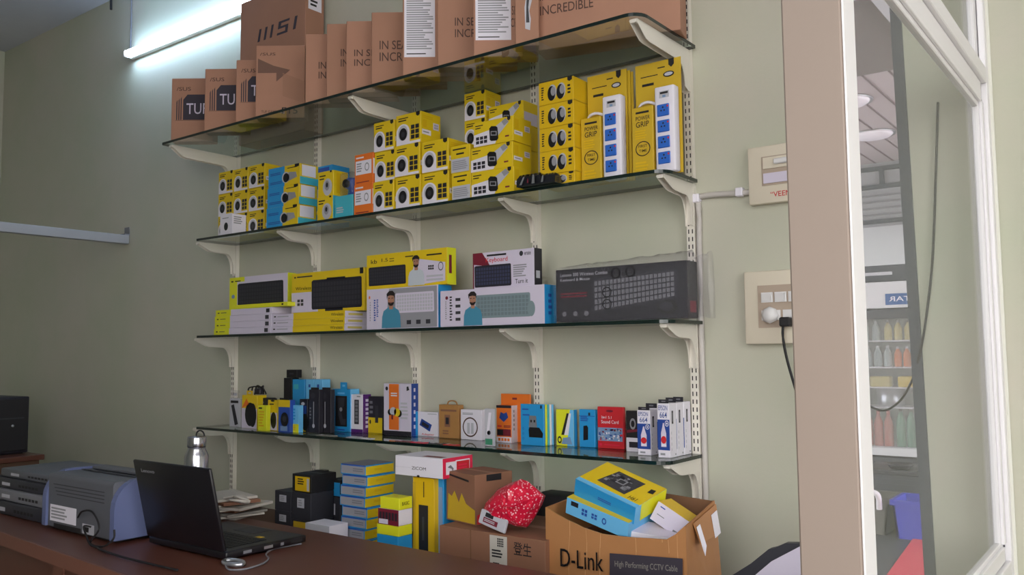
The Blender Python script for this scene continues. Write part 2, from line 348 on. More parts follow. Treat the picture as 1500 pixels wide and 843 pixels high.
# drinks cooler
CX0, CX1, CY = -2.46, -1.70, 6.0
ck = empty('drinks_cooler', ((CX0+CX1)/2, CY+.3, 0), 'tall glass-door drinks cooler with a pale header seen through the glass partition', 'fridge')
def cpart(name, fn, par=ck, base=Vector(((CX0+CX1)/2, CY+.3, 0))):
    b = MB(); fn(b); b.xf(Matrix.Translation(-base)); return b.build(name, par)
def cab(b):
    b.box(CX0, CX1, CY+.02, CY+.6, .06, .09, 'fridge_dark'); b.box(CX0, CX0+.04, CY+.02, CY+.6, .09, 2.08, 'fridge_dark'); b.box(CX1-.04, CX1, CY+.02, CY+.6, .09, 2.08, 'fridge_dark')
    b.box(CX0, CX1, CY+.56, CY+.6, .09, 2.08, 'fridge_in'); b.box(CX0, CX1, CY+.02, CY+.6, 2.05, 2.08, 'fridge_dark'); b.box(CX0+.04, CX1-.04, CY+.05, CY+.56, .09, .50, 'fridge_dark')
cpart('cabinet', cab)
hd = cpart('header', lambda b: b.box(CX0, CX1, CY-.005, CY+.02, 1.83, 2.08, 'fridge_white', .004))
def sgn(b):
    x0, x1 = -2.10, -1.83
    b.box(x0, x1, CY-.01, CY-.006, 1.86, 1.965, 'sign_blue')
    Face(b, (x0, CY-.0105, 1.86), (1, 0, 0), (0, 0, 1), x1-x0, .105).text('STAR', .12, .3, .98, .74, 'white_card', 3, mirror=True)
b = MB(); sgn(b); b.xf(Matrix.Translation(-Vector(((CX0+CX1)/2, CY+.3, 0)))); b.build('badge', hd)
def grl(b):
    b.box(CX0, CX1, CY, CY+.02, .08, .44, 'fridge_dark', .003)
    for k in range(6): b.box(CX0+.05, CX1-.05, CY-.004, CY, .14+k*.045, .155+k*.045, 'jamb_dark')
cpart('grille', grl)
dr = cpart('door', lambda b: [b.box(CX0, CX0+.05, CY-.02, CY+.018, .46, 1.82, 'fridge_dark'), b.box(CX1-.05, CX1, CY-.02, CY+.018, .46, 1.82, 'fridge_dark'), b.box(CX0+.05, CX1-.05, CY-.02, CY+.018, 1.73, 1.82, 'fridge_dark'), b.box(CX0+.05, CX1-.05, CY-.02, CY+.018, .46, .53, 'fridge_white')])
cpart('door_glass', lambda b: b.box(CX0+.05, CX1-.05, CY-.002, CY+.003, .53, 1.73, 'clear_plastic'), dr)
SHZ = [.535, 1.09, 1.28, 1.53]
for z in SHZ: cpart('wire_shelf', lambda b: b.box(CX0+.045, CX1-.045, CY+.04, CY+.54, z-.012, z, 'white_card'))
def bottle(x, y, z, r, h, m, cap, name, label, grp):
    o = empty(name, (x, y, z), label, 'bottle', grp)
    b = MB(); b.lathe([(.001, 0), (r*.95, 0), (r, h*.04), (r, h*.6), (r*.85, h*.7), (r*.35, h*.88), (r*.33, h*.93)], M(m), 12); b.build('body', o)
    b = MB(); b.lathe([(r*.38, h*.9), (r*.38, h), (.001, h)], M(cap), 12); b.build('cap', o)
for i, x in enumerate((-2.33, -2.24, -2.15)): bottle(x, CY+.12, SHZ[0], .043, .33, 'bottle_red', 'red', 'soda_bottle', 'red soda bottle on the bottom shelf of the drinks cooler', 'red soda bottles in the cooler')
for i, x in enumerate((-2.04, -1.95, -1.86)): bottle(x, CY+.12, SHZ[0], .043, .36, 'bottle_green', 'ink', 'soda_bottle', 'green soda bottle on the bottom shelf of the drinks cooler', 'green soda bottles in the cooler')
for i, x in enumerate((-2.31, -2.22, -2.13)): bottle(x, CY+.12, SHZ[2], .036, .20, 'bottle_clear', 'white_card', 'water_bottle', 'clear bottle on the third shelf up of the drinks cooler', 'clear bottles in the cooler')
for i, x in enumerate((-2.04, -1.96, -1.88)): bottle(x, CY+.12, SHZ[2], .034, .19, 'orange' if i < 2 else 'bottle_clear', 'white_card', 'juice_bottle', ['amber bottle on the third cooler shelf, nearer its middle', 'amber bottle on the third cooler shelf, nearer its hinge side', 'pale bottle on the third cooler shelf beside the amber bottles'][i], 'juice bottles in the cooler')
for i, x in enumerate((-2.33, -2.23, -2.12, -2.03, -1.94, -1.86)): bottle(x, CY+.12, SHZ[3], .036, .185, 'bottle_clear' if i < 2 else 'juice_yellow', 'white_card' if i < 2 else 'crate_grey', 'juice_bottle', 'pale yellow bottle on the top shelf of the drinks cooler' if i > 1 else 'clear bottle on the top shelf of the drinks cooler', 'top shelf bottles in the cooler' if i > 1 else 'top shelf clear bottles in the cooler')
for i, (x, m) in enumerate(((-2.2, 'juice_yellow'), (-1.95, 'yellow'))):
    o = MB().box(-.09, .09, -.07, .07, 0, .1, m, .012, 2).build('snack_tub', None, (x, CY+.13, SHZ[1])); tag(o, ['dull yellow tub on the second cooler shelf', 'bright yellow tub on the second cooler shelf'][i], 'tub', 'tubs in the cooler')
o = MB().lathe([(.001, 0), (.11, 0), (.12, .02), (.125, .17), (.118, .17), (.11, .025), (.001, .02)], M('silver'), 24).build('metal_bowl', None, (-2.13, CY+.17, 0.905)); tag(o, 'shiny metal pot above the red soda bottles in the cooler', 'pot')
o = MB().box(-.31, .31, -.15, .15, -.012, 0, 'white_card').build('wire_rack', None, (-2.08, CY+.2, .905)); o.parent = None; tag(o, 'narrow rack holding the metal pot inside the cooler', 'rack')
b = MB(); b.box(-.34, .34, -.22, .2, 0, .165, 'jamb_dark', .01); b.box(-.2, .05, -.225, -.22, .07, .1, 'pale_grey'); o = b.build('stabilizer_box', None, (-2.1, CY+.3, 2.08)); tag(o, 'dark box lying on top of the drinks cooler', 'box')
# low things on the ground in front of the cooler
def crate(x, y, w, d, h, m, name, label):
    b = MB(); t = .015
    b.prism([(-w/2+.03, 0, 0), (w/2-.03, 0, 0), (w/2, 0, h), (-w/2, 0, h)], (0, t, 0), m); b.prism([(-w/2+.03, d-t, 0), (w/2-.03, d-t, 0), (w/2, d-t, h), (-w/2, d-t, h)], (0, t, 0), m)
    b.prism([(-w/2+.03, 0, 0), (-w/2, 0, h), (-w/2, d, h), (-w/2+.03, d, 0)], (t, 0, 0), m); b.prism([(w/2-.03, 0, 0), (w/2-.03, d, 0), (w/2, d, h), (w/2, 0, h)], (-t, 0, 0), m)
    b.box(-w/2+.03, w/2-.03, .01, d-.01, 0, .015, m)
    o = b.build(name, None, (x, y, 0)); tag(o, label, 'crate')
    r = MB(); r.box(-w/2-.012, w/2+.012, -.012, .006, h-.04, h, m); r.box(-w/2-.012, w/2+.012, d-.006, d+.012, h-.04, h, m); r.box(-w/2-.012, -w/2+.004, .006, d-.006, h-.04, h, m); r.box(w/2-.004, w/2+.012, .006, d-.006, h-.04, h, m); r.build('rim', o)
    return o
crate(-1.60, 4.55, .33, .4, .29, 'crate_blue', 'plastic_crate', 'blue plastic crate on the ground in front of the drinks cooler')
crate(-1.97, 4.62, .33, .4, .28, 'crate_grey', 'plastic_crate', 'grey plastic crate on the ground beside the blue crate')
b = MB(); b.box(-.5, .5, 0, .55, .40, .44, 'tarp', .01); b.box(-.48, -.44, .02, .06, 0, .4, 'tarp'); b.box(.44, .48, .02, .06, 0, .4, 'tarp'); b.box(-.48, -.44, .49, .53, 0, .4, 'tarp'); b.box(.44, .48, .49, .53, 0, .4, 'tarp')
o = b.build('low_table', None, (-1.95, 5.1, 0)); tag(o, 'low dark table behind the crates in front of the cooler', 'table')
for i, (x, y) in enumerate(((-2.15, 5.2), (-1.86, 5.25))):
    b = MB(); b.lathe([(.001, 0), (.07, 0), (.1, .035), (.1, .045), (.06, .01), (.001, .008)], M('charcoal'), 18); o = b.build('metal_plate', None, (x, y, .44)); tag(o, ['dark dish on the low table, above the grey crate', 'dark dish on the low table, above the blue crate'][i], 'dish')
b = MB(); b.tube(spline([(-.16, -.06, .0), (-.05, -.07, .03), (.06, -.07, .015), (.07, -.06, -.1)]), .022, M('white_card'), 8); o = b.build('white_cloth', None, (-1.93, 4.62, .306)); tag(o, 'white cloth hanging over the rim of the grey crate', 'cloth')
m0, m1 = atZ(1347, 776, .012), atZ(1297, 845, .012); m2 = m1+(m1-m0)*.4
b = MB(); b.prism([(m2.x, m2.y, 0), (1.0, m2.y, 0), (1.0, m0.y, 0), (m0.x, m0.y, 0)], (0, 0, .012), 'mat_red'); o = b.build('floor_mat', None); tag(o, 'red mat on the dark ground beyond the glass', 'mat')
b = MB(); b.prism([(-2.6, 3.4, 0), (-1.8, 3.4, 0), (-1.95, 4.5, 0), (-2.6, 4.5, 0)], (0, 0, .008), 'post_beige'); o = b.build('paving_slab', None); tag(o, 'pale brown paving slab in front of the grey crate', 'slab')
# ---- tube light and its wire
TZ, TX0 = 3.19, -4.70
tl = empty('tube_light', (TX0+.6, 0, TZ), 'lit white tube light on the wall above the shelves', 'light')
b = MB(); b.box(-.6, .6, -.032, -.001, -.022, .022, 'white_paint', .003); b.build('batten', tl)
mat('tube_glow', (235, 245, 255), emit=(190, 222, 255), es=42)
b = MB(); n = 16
prof = [(.019*math.cos(math.radians(t)), .019*math.sin(math.radians(t))) for t in range(0, 360, 24)]
b.prism([(-.59, -.048+x, z) for x, z in prof], (1.18, 0, 0), 'tube_glow', smooth=True); b.build('tube', tl)
for s in (-1, 1):
    b = MB(); b.box(s*.595-.009, s*.595+.009, -.066, -.033, -.02, .02, 'white_paint', .003); b.build('end_cap', tl)
b = MB(); b.tube(spline([(-4.735, -.006, ZC-.001), (-4.73, -.006, 3.4), (-4.728, -.008, 3.25), (-4.706, -.016, 3.195)]), .005, M('grey'), 6); o = b.build('lamp_cable', None); tag(o, 'thin grey cable dropping down the wall to the tube light', 'cable')
hk = atY(163, 0, -.05)
b = MB(); b.tube(spline([(hk.x-.02, -.05, ZC-.002), (hk.x-.005, -.05, 3.58), (hk.x+.0, -.05, 3.5)]), .008, M('ink'), 6); o = b.build('hanging_cable', None); tag(o, 'short black cable end hanging from the ceiling at the top edge', 'cable')
# ---- aluminium bar reaching out from the wall at the left
br = empty('aluminium_bar', (-4.72, 0, 2.12), 'pale aluminium bar running out from the wall above the counter', 'bar')
b = MB(); b.box(-.02, .02, -3.6, -.004, -.028, .022, 'alu_bar', .002); b.build('rail', br)
b = MB(); b.box(-.035, .018, -.004, -.001, .022, .07, 'grey'); b.box(-.035, .018, -.03, -.004, .0225, .03, 'grey'); b.build('bracket', br)
# ---- switchboards and the wiring beside the shelves
def board(x0, z0, z1, wd, label, kind):
    o = empty('switchboard', (x0, 0, z0), label, 'switchboard', 'switchboards on the green wall'); h = z1-z0
    b = MB(); b.box(0, wd, -.03, -.001, 0, h, 'plate_cream', .004, 2); b.build('cover_plate', o)
    b = MB(); fx0, fz0, fx1, fz1 = (.045, .055, wd-.045, h-.035) if kind == 0 else (.045, .05, wd-.045, h-.045)
    b.box(fx0, fx1, -.033, -.03, fz0, fz1, 'plate_tan'); b.build('grid_frame', o)
    mid = (fz0+fz1)/2
    if kind == 0:
        b = MB(); b.box(fx0+.006, fx1-.006, -.037, -.033, mid+.006, fz1-.004, 'plate_cream'); b.build('switch_module', o)
        b = MB(); b.box(fx0+.042, fx1-.008, -.048, -.037, mid+.016, fz1-.012, 'switch_white', .003); b.box(fx1-.036, fx1-.022, -.0485, -.048, mid+.022, mid+.028, 'ink'); b.build('breaker', o)
        b = MB(); b.box(fx0+.006, fx1-.006, -.037, -.033, fz0+.006, mid-.008, 'lilac_card'); b.build('blank_module', o)
        b = MB(); Face(b, (fx0+.025, -.0302, .018), (1, 0, 0), (0, 0, 1), .09, .016).text('\u201cVEENUS', 0, 0, 1, 1, 'red'); b.build('lettering', o)
    else:
        for i in range(3):
            b = MB(); xx = fx0+.012+i*.042; b.box(xx, xx+.036, -.037, -.033, mid+.012, fz1-.022, 'switch_white'); b.prism([(xx+.004, -.037, mid+.016), (xx+.004, -.037, fz1-.026), (xx+.004, -.046, fz1-.026), (xx+.004, -.040, mid+.016)], (.028, 0, 0), 'switch_white'); b.build('rocker_switch', o)
        b = MB(); b.box(fx0+.012, fx0+.07, -.037, -.033, fz0+.022, mid-.012, 'switch_white'); b.lathe([(.028, 0), (.03, .012), (.018, .022), (.001, .024)], M('switch_white'), 8)
        b2 = MB(); b2.box(fx0+.012, fx0+.07, -.037, -.033, fz0+.022, mid-.012, 'switch_white'); b2.build('fan_dial_plate', o)
        b3 = MB(); b3.lathe([(.024, 0), (.026, .01), (.016, .02), (.001, .021)], M('switch_white'), 8); b3.xf(Matrix.Rotation(math.radians(90), 4, 'X')); b3.xf(Matrix.Translation((fx0+.041, -.037, (fz0+mid+.01)/2))); b3.build('fan_dial', o)
        b = MB(); b.box(fx0+.078, fx0+.13, -.037, -.033, fz0+.022, mid-.012, 'switch_white'); b.build('socket', o)
    return o
board(-1.017, 1.899, 2.079, .21, 'cream switchboard with a small breaker, upper of the two beside the shelves', 0)
board(-1.042, 1.468, 1.692, .25, 'cream switchboard with three switches and a dial, lower of the two', 1)
b = MB(); px = atY(1150, 472, -.05); b.box(px.x-.012, px.x+.02, -.07, -.037, px.z-.014, px.z+.014, 'ink', .004)
b.tube(spline([(px.x-.005, -.055, px.z-.012), (px.x-.004, -.06, px.z-.05), (px.x+.004, -.05, px.z-.12), (px.x+.03, -.03, px.z-.25), (px.x+.06, -.02, px.z-.4), (px.x+.05, -.02, px.z-.8)]), .004, M('ink'), 6)
o = b.build('power_plug', None); tag(o, 'black plug in the lower switchboard with its cable hanging down', 'plug')
cz = [atY(x, y, -.012) for x, y in ((1017, 420), (1017, 300), (1021, 291), (1040, 286), (1070, 284), (1098, 282))]
pts = spline([(-1.195, -.012, .7)]+[(-1.195, -.012, cz[0].z), (-1.193, -.012, cz[1].z-.02), tuple(cz[2]), tuple(cz[3]), tuple(cz[4]), (-1.019, -.012, cz[5].z)], 8)
b = MB(); b.tube(pts, .0095, M('conduit'), 8); o = b.build('conduit_pipe', None); tag(o, 'pale grey wiring pipe beside the last shelf upright, bending to the upper switchboard', 'pipe')
for i, q in enumerate((cz[2], atY(1084, 282, -.012))):
    c = MB(); c.box(-.012, .012, -.014, .011, -.014, .014, 'white_card', .003); c.build('clip', o, (q.x, q.y, q.z))
# black cable of the reflected wall, built behind the glass
pp = [atY(x, y, -.012) for x, y in ((1374, 150), (1371, 250), (1366, 380), (1356, 470), (1345, 530))]
qq = [atY(x, y, .06) for x, y in ((1334, 562), (1318, 588), (1295, 602), (1272, 594), (1255, 580), (1235, 560))]
b = MB(); b.tube(spline([tuple(p) for p in pp]+[tuple(p) for p in qq], 6), .0035, M('ink'), 6); o = b.build('loose_cable', None); tag(o, 'thin black cable down the wall and looping across the way through, behind the glass', 'cable')
# ------------------------------------------------------------------ shelving
UX = [-3.6787, -3.0683, -2.4489, -1.8399, -1.2194]
ULAB = ['leftmost', 'second from the left', 'middle', 'second from the right', 'rightmost']
for i, x in enumerate(UX):
    b = MB(); w2 = .0135; zt, zb = 2.68, .70
    b.box(x-w2, x+w2, -.004, -.001, zb, zt, 'powder_white'); b.box(x-w2, x-w2+.002, -.02, -.004, zb, zt, 'powder_white'); b.box(x+w2-.002, x+w2, -.02, -.004, zb, zt, 'powder_white')
    b.box(x-w2, x+w2, -.022, -.02, zb, zt, 'powder_white')
    k = 0; z = zb+.03
    while z < zt-.03:
        for s in (-1, 1): b.box(x+s*.0065-.0018, x+s*.0065+.0018, -.0225, -.022, z, z+.014, 'slot_dark')
        z += .025
    o = b.build('shelf_upright', None); tag(o, 'white slotted shelf upright fixed to the wall, '+ULAB[i]+' of the five', 'shelf upright', 'slotted uprights behind the glass shelves')
SH = [2.450, 2.005, 1.545, 1.122]; SD = [.40, .25, .25, .26]; SX = [(-3.72, -1.185), (-3.66, -1.19), (-3.645, -1.185), (-3.62, -1.2)]
SN = ['top', 'second', 'third', 'lowest']
GT = .011
for i in range(4):
    x0, x1 = SX[i]; d = SD[i]; r = .05; z = SH[i]
    pts = [(x0, -.023), (x0, -d+.008), (x0+.008, -d)]
    pts += [(x1-r+r*math.sin(math.radians(t)), -d+r-r*math.cos(math.radians(t))) for t in range(0, 91, 15)]
    pts += [(x1, -.023)]
    b = MB(); n = len(pts)
    vs = [(x, y, 0) for x, y in pts]+[(x, y, -GT) for x, y in pts]
    b.add(vs, [tuple(range(n))], 'shelf_glass'); b.add(vs, [tuple(range(2*n-1, n-1, -1))], 'shelf_glass')
    b.add(vs, [(k, n+k, n+(k+1) % n, (k+1) % n) for k in range(n)], 'glass_edge')
    o = b.build('glass_shelf', None, (0, 0, z)); tag(o, ['topmost glass shelf, carrying the brown cartons', 'second glass shelf from the top, carrying yellow camera boxes', 'third glass shelf from the top, carrying keyboard boxes', 'lowest glass shelf, carrying small blister packs and ink boxes'][i], 'shelf', 'glass shelves')
def bracket(i, u):
    L = .375 if i == 0 else .225; z = SH[i]-GT-.0005; x = UX[u]
    tall = .045 if i else .055
    prof = [(-.0225, z), (-L, z), (-L-.004, z-.006), (-L+.01, z-.016), (-L+.055, z-tall+.008), (-L+.075, z-tall+.004)]
    yb = -.075 if i else -.1
    prof += [(yb, z-tall)]
    for t in range(15, 91, 15): prof.append((yb+.04*math.sin(math.radians(t)), z-tall-.075*(1-math.cos(math.radians(t)))))
    prof += [(-.034, z-.14), (-.0225, z-.14)]
    b = MB()
    for s in (-1, 1): b.prism([(x+s*.0115-.001, y, zz) for y, zz in prof], (.002, 0, 0), 'powder_white')
    b.box(x-.0105, x+.0105, -L+.03, -.03, z-.002, z, 'powder_white'); b.box(x-.0105, x+.0105, -L-.003, -L+.004, z-.012, z-.001, 'powder_white'); b.box(x-.0105, x+.0105, -.026, -.0225, z-.135, z-.02, 'powder_white')
    o = b.build('shelf_bracket', None); tag(o, f'white bracket under the {SN[i]} glass shelf, on the {ULAB[u]} upright', 'bracket', 'white shelf brackets')
for i in range(4):
    for u in ((0, 2, 4) if i == 0 else range(5)): bracket(i, u)
# ------------------------------------------------------------------ top shelf: brown computer cartons
Z1 = SH[0]; DG = .647
def carton(name, label, cat, F, fn=None, rn=None, base='card_brown', parts=(), group=None):
    def top(f): f.rect(0, .46, 1, .54, 'card_dark')
    def right(f):
        if rn: rn(f)
    return pack(name, label, cat, group, F, base, fn, right, top, parts=parts, c=.002)
def tuf(f):
    f.text('/SUS', .12, .80, .46, .86, 'print_brown')
    f.poly([(.28, .34), (.95, .34), (.95, .74), (.38, .74), (.28, .66)], 'tuf_dark')
    f.text('TUF', .36, .43, .86, .60, 'lilac_card', 3)
    for k in range(3): f.poly([(.12+.05*k, .34), (.145+.05*k, .34), (.145+.05*k, .66+.025*k), (.12+.05*k, .62+.025*k)], 'tuf_dark')
    f.poly([(.1, .33), (.95, .33), (.95, .335), (.1, .335)], 'print_brown')
TX = [(250, 115, 'brown gaming-board carton at the left end of the top shelf'), (299, 101, 'second brown gaming-board carton on the top shelf, between two of its kind'), (345, 88, 'third brown gaming-board carton, half hidden by the plainer carton before it')]
for xl, yt, lb in TX:
    carton('motherboard_carton', lb, 'carton', fit(Z1, -.385, xl, xl+62, yt, DG, d=.065), tuf, group='gaming-board cartons on the top shelf')
def tufbig(f):
    f.text('/SUS', .08, .86, .40, .90, 'print_brown'); f.poly([(.04, .62), (.42, .62), (.42, .50), (.7, .66), (.36, .72), (.04, .82)], 'print_soft')
    f.poly([(.55, .3), (1, .2), (1, .5), (.55, .62)], 'card_brown_b')
    f.text('TUF GAMING', .12, .07, .52, .105, 'print_brown'); f.text('F15', .54, .055, .86, .145, 'ink')
carton('laptop_carton', 'brown laptop carton with small dark lettering, before the tallest carton', 'carton', fit(Z1, -.385, 374, 446, 67, DG, d=.07), tufbig)
def msi(f):
    for k in range(3): f.poly([(.28+.095*k, .68), (.315+.095*k, .68), (.345+.095*k, .765), (.31+.095*k, .765)], 'tuf_dark')
    f.poly([(a-.02, c+.078) for a, c in [(.60, .60), (.76, .60), (.775, .655), (.66, .655), (.668, .675), (.79, .675), (.795, .69), (.63, .69), (.615, .64), (.73, .64), (.725, .615), (.605, .615)]], 'tuf_dark')
    f.poly([(.82, .68), (.86, .68), (.89, .765), (.85, .765)], 'tuf_dark')
F = fit(Z1, -.135, 350, 446, 60, 0, d=.11); F = (F[0], F[1], .108, .70, 0)
carton('monitor_carton', 'tallest brown carton on the top shelf with bold slanted letters, standing by the wall', 'carton', F, msi, None, 'card_brown_b',
       parts=[('label_sticker', 'right', lambda f: [plate(f, .15, .80, .85, .93, 'white_card'), f.bars(.25, .82, .75, .92, 4, 'ink', 3)])])
IN = [(447, 50, .19, .36, .60, .28, 'slim'), (478, 35, .20, .42, .66, .28, ''), (507, 31, .11, .37, .60, .28, ''), (544, 18, .11, .33, .61, .28, ''), (590, -18, .5, .4, .63, .28, ''), (641, -22, .22, .36, .60, .28, ''), (694, -40, .5, .35, .60, .22, ''), (755, -45, .5, .35, .6, .078, '')]
IL = ['slim brown carton just beyond the tallest carton on the top shelf, lettering half hidden', 'narrow strip of a brown carton showing beside the slim carton on the top shelf',
      'brown carton left of the wide-open lettering carton on the top shelf', 'brown carton with two lines of capitals, just before the first white-sheeted carton', 'brown carton with a long white printed sheet, left of the two sheeted ones',
      'brown carton with grey capitals standing between the two white-sheeted cartons', 'brown carton with a long white printed sheet, right of the two sheeted ones', 'brown carton with a torn wrinkled label squeezed beside the big front carton']
for k, (xl, yt, u0, v0, v1, wd, _) in enumerate(IN):
    F = fit(Z1, -.388, xl, xl+60, yt, DG, d=.06); F = (F[0], wd, .058, F[3], DG)
    def fn(f, u0=u0, v0=v0, v1=v1, k=k):
        if k == 7: return
        m = (v0+v1)/2; c = 'print_brown'
        f.text('IN SEARCH OF', u0, m+.02, u0+.95*(1-u0), v1, c); f.text('INCREDIBLE', u0, v0, u0+.8*(1-u0), m-.02, c)
    ps = []
    if k == 4: ps = [('label_sheet', 'front', lambda f: [plate(f, .02, .22, .42, .98, 'white_card'), f.bars(.05, .30, .40, .96, 26, 'mid_grey', 3), f.rect(.05, .25, .3, .262, 'ink', 3)])]
    if k == 6: ps = [('label_sheet', 'front', lambda f: [plate(f, .03, .20, .58, .98, 'white_card'), f.bars(.07, .28, .55, .96, 24, 'mid_grey', 3), f.rect(.07, .23, .4, .242, 'ink', 3)])]
    if k == 7: ps = [('torn_label', 'front', lambda f: [f.poly([(.42, .22), (.62, .2), (.66, .35), (.6, .45), (.72, .6), (.66, .8), (.7, .98), (.44, .98), (.5, .7), (.4, .5)], 'pale_grey', 2), f.poly([(.46, .3), (.6, .3), (.56, .5), (.64, .7), (.52, .8), (.48, .55)], 'charcoal', 3)])]
    o = carton('computer_carton', IL[k], 'carton', F, fn, None, ['card_brown', 'card_brown_b'][k % 2], ps, 'brown computer cartons on the top shelf')
Q = atZ(997, 43, Z1); RZ = .26; u = Vector((math.cos(RZ), math.sin(RZ), 0)); wq = .55
for _ in range(30):
    P = Q-u*wq; e = pr(P)[0]-784; wq += e*.001
def inc(f): f.text('IN SEARCH OF', .04, .40, .44, .47, 'print_brown'); f.text('INCREDIBLE', .04, .28, .42, .355, 'print_brown')
carton('monitor_carton', 'wide brown carton with large capitals at the right end of the top shelf', 'carton', (P, wq, .10, .42, RZ), inc, lambda f: f.rect(0, .4, 1, .6, 'card_brown_b'), 'card_brown')
# ------------------------------------------------------------------ second shelf: camera boxes and power strips
Z2 = SH[1]+.0005
def dome_front(f):
    f.rect(.02, .02, .56, .42, 'white_card'); f.ell(.29, .42, .27, .27, 'white_card', 1, 18, 0, 180)
    f.rect(.56, .02, .98, .10, 'white_card')
    f.ell(.29, .40, .20, .25, 'pale_grey', 2); f.ell(.30, .36, .16, .2, 'black', 3); f.ell(.30, .35, .07, .09, 'charcoal', 4)
    f.grid(.60, .14, .95, .62, 2, 3, 'dark_card', 2, .18); f.rect(.1, .86, .5, .89, 'ink'); f.rect(.1, .78, .42, .82, 'ink')
    f.poly([(.82, 1), (.97, 1), (.97, .9), (.895, .85), (.82, .9)], 'ink', 2)
def dome_right(f): f.bars(.1, .78, .6, .9, 2, 'yellow_deep'); f.rect(.1, .5, .3, .75, 'yellow_deep')
def dstick(f): plate(f, .06, .28, .5, .44, 'white_card'); f.rect(.1, .34, .4, .38, 'mid_grey', 3); plate(f, .62, .5, .9, .72, 'lilac_card'); f.grid(.66, .53, .86, .69, 3, 2, 'mid_grey', 3)
def dome(F, label, grp, stick=True, base='yellow'):
    return pack('camera_box', label, 'camera box', grp, F, base, dome_front, dome_right, parts=[('sticker', 'right', dstick)] if stick else ())
ROW = ['bottom', 'middle', 'top']
def resized(F, h): return (F[0], F[1], F[2], h, F[4])
def up(F, dz): return (F[0]+Vector((0, 0, dz)), F[1], F[2], F[3], F[4])
# block of nine at the left, a white box in front of it
hh = .108
for c_, (xl, xr) in enumerate(((319, 340.5), (341.5, 362.5), (363.5, 387))):
    for r_ in range(3):
        Yf = -.165+.003*((c_+r_) % 2)
        F = fit(Z2, Yf, xl, xr, 250, d=.12); F = (F[0], F[1]-.001, .12, hh-.0008, 0)
        dome(up(F, r_*hh), f'yellow camera box, {ROW[r_]} row, {["left", "middle", "right"][c_]} column of the left-hand block of nine', 'yellow dome camera boxes', c_ == 2)
F = fit(Z2, -.243, 322, 340, 316, d=.075)
pack('adapter_box', 'small white box standing before the lower left yellow camera boxes', 'box', None, F, 'white_card', lambda f: [f.ell(.5, .4, .16, .2, 'ink'), f.rect(.2, .8, .7, .84, 'mid_grey')], lambda f: f.bars(.1, .5, .9, .9, 4, 'mid_grey', 1))
# three blue and yellow boxes
def bl_front(f):
    f.rect(0, 0, .52, 1, 'blue_card'); f.bars(.06, .6, .4, .75, 2, 'deep_blue'); f.bars(.06, .15, .45, .3, 2, 'deep_blue')
    f.ell(.56, .42, .12, .28, 'pale_grey', 2); f.ell(.57, .4, .09, .23, 'black', 3); f.poly([(.62, .2), (.92, .35), (.88, .6), (.66, .66)], 'mid_grey', 2); f.rect(.6, .84, .9, .88, 'ink'); f.poly([(.84, 1), (.97, 1), (.97, .88), (.9, .84), (.84, .88)], 'ink')
def bl_right(f): f.rect(0, 0, 1, .35, 'teal')
F = fit(Z2, -.235, 391, 437, 333-28, d=.10)
for r_ in range(3):
    pack('camera_box', f'blue and yellow camera box, {ROW[r_]} one of the stack of three on the second shelf', 'camera box', 'blue and yellow camera boxes', (F[0]+Vector((.003*(r_-1), .002*r_, r_*.0885)), F[1], .10, .0878, 0), 'yellow', bl_front, bl_right, parts=[('sticker', 'right', lambda f: plate(f, .1, .4, .85, .95, 'white_card'))])
# tall teal box with pale stripes behind the two yellow ones
F = fit(Z2, -.13, 446.5, 486, 249, d=.10)
def tl_front(f):
    for k in range(4): f.poly([(.05+.12*k, .35+.03*k), (.13+.12*k, .36+.03*k), (.2+.1*k, .62), (.14+.1*k, .62)], 'pale_grey')
    f.rect(.5, .9, .9, .97, 'deep_blue'); f.poly([(.1, .02), (.6, .3), (.8, .6), (.3, .1)], 'juice_yellow')
pack('router_box', 'tall teal box with slanting pale stripes behind two small yellow webcam boxes', 'box', None, F, 'blue_card', tl_front, lambda f: f.rect(0, .3, 1, .7, 'teal'))
def cam_front(f): f.ell(.62, .36, .3, .34, 'pale_grey', 1); f.ell(.6, .42, .15, .2, 'mid_grey', 2); f.ell(.6, .44, .07, .1, 'black', 3); f.rect(.1, .8, .5, .85, 'ink'); f.rect(.1, .68, .4, .73, 'ink'); f.rect(.78, .92, .9, 1, 'ink', 2)
F = fit(Z2, -.235, 464.5, 487.5, 290, d=.095)
F2 = F
def low_right(f): f.rect(0, 0, 1, 1, 'teal'); f.bars(.1, .3, .8, .7, 3, 'pale_grey')
pack('webcam_box', 'yellow webcam box with a teal side, lower of two beside the orange boxes', 'webcam box', 'yellow webcam boxes', (F[0], F[1], .10, F[3], 0), 'yellow', cam_front, low_right)
pack('webcam_box', 'yellow webcam box, upper of two beside the orange boxes', 'webcam box', 'yellow webcam boxes', (F[0]+Vector((0, .004, F[3]+.0006)), F[1]*.98, .08, .106, 0), 'yellow', cam_front, lambda f: f.rect(.2, .1, .5, .9, 'yellow_deep'))
F = fit(Z2, -.235, 489, 515, 289, d=.10); F = (F[0]+Vector((.006, 0, 0)), F[1], .10, F[3], 0)
pack('adapter_box', 'low teal box at the left of the lower orange box', 'box', None, F, 'teal', lambda f: f.bars(.1, .2, .6, .5, 3, 'pale_grey'))
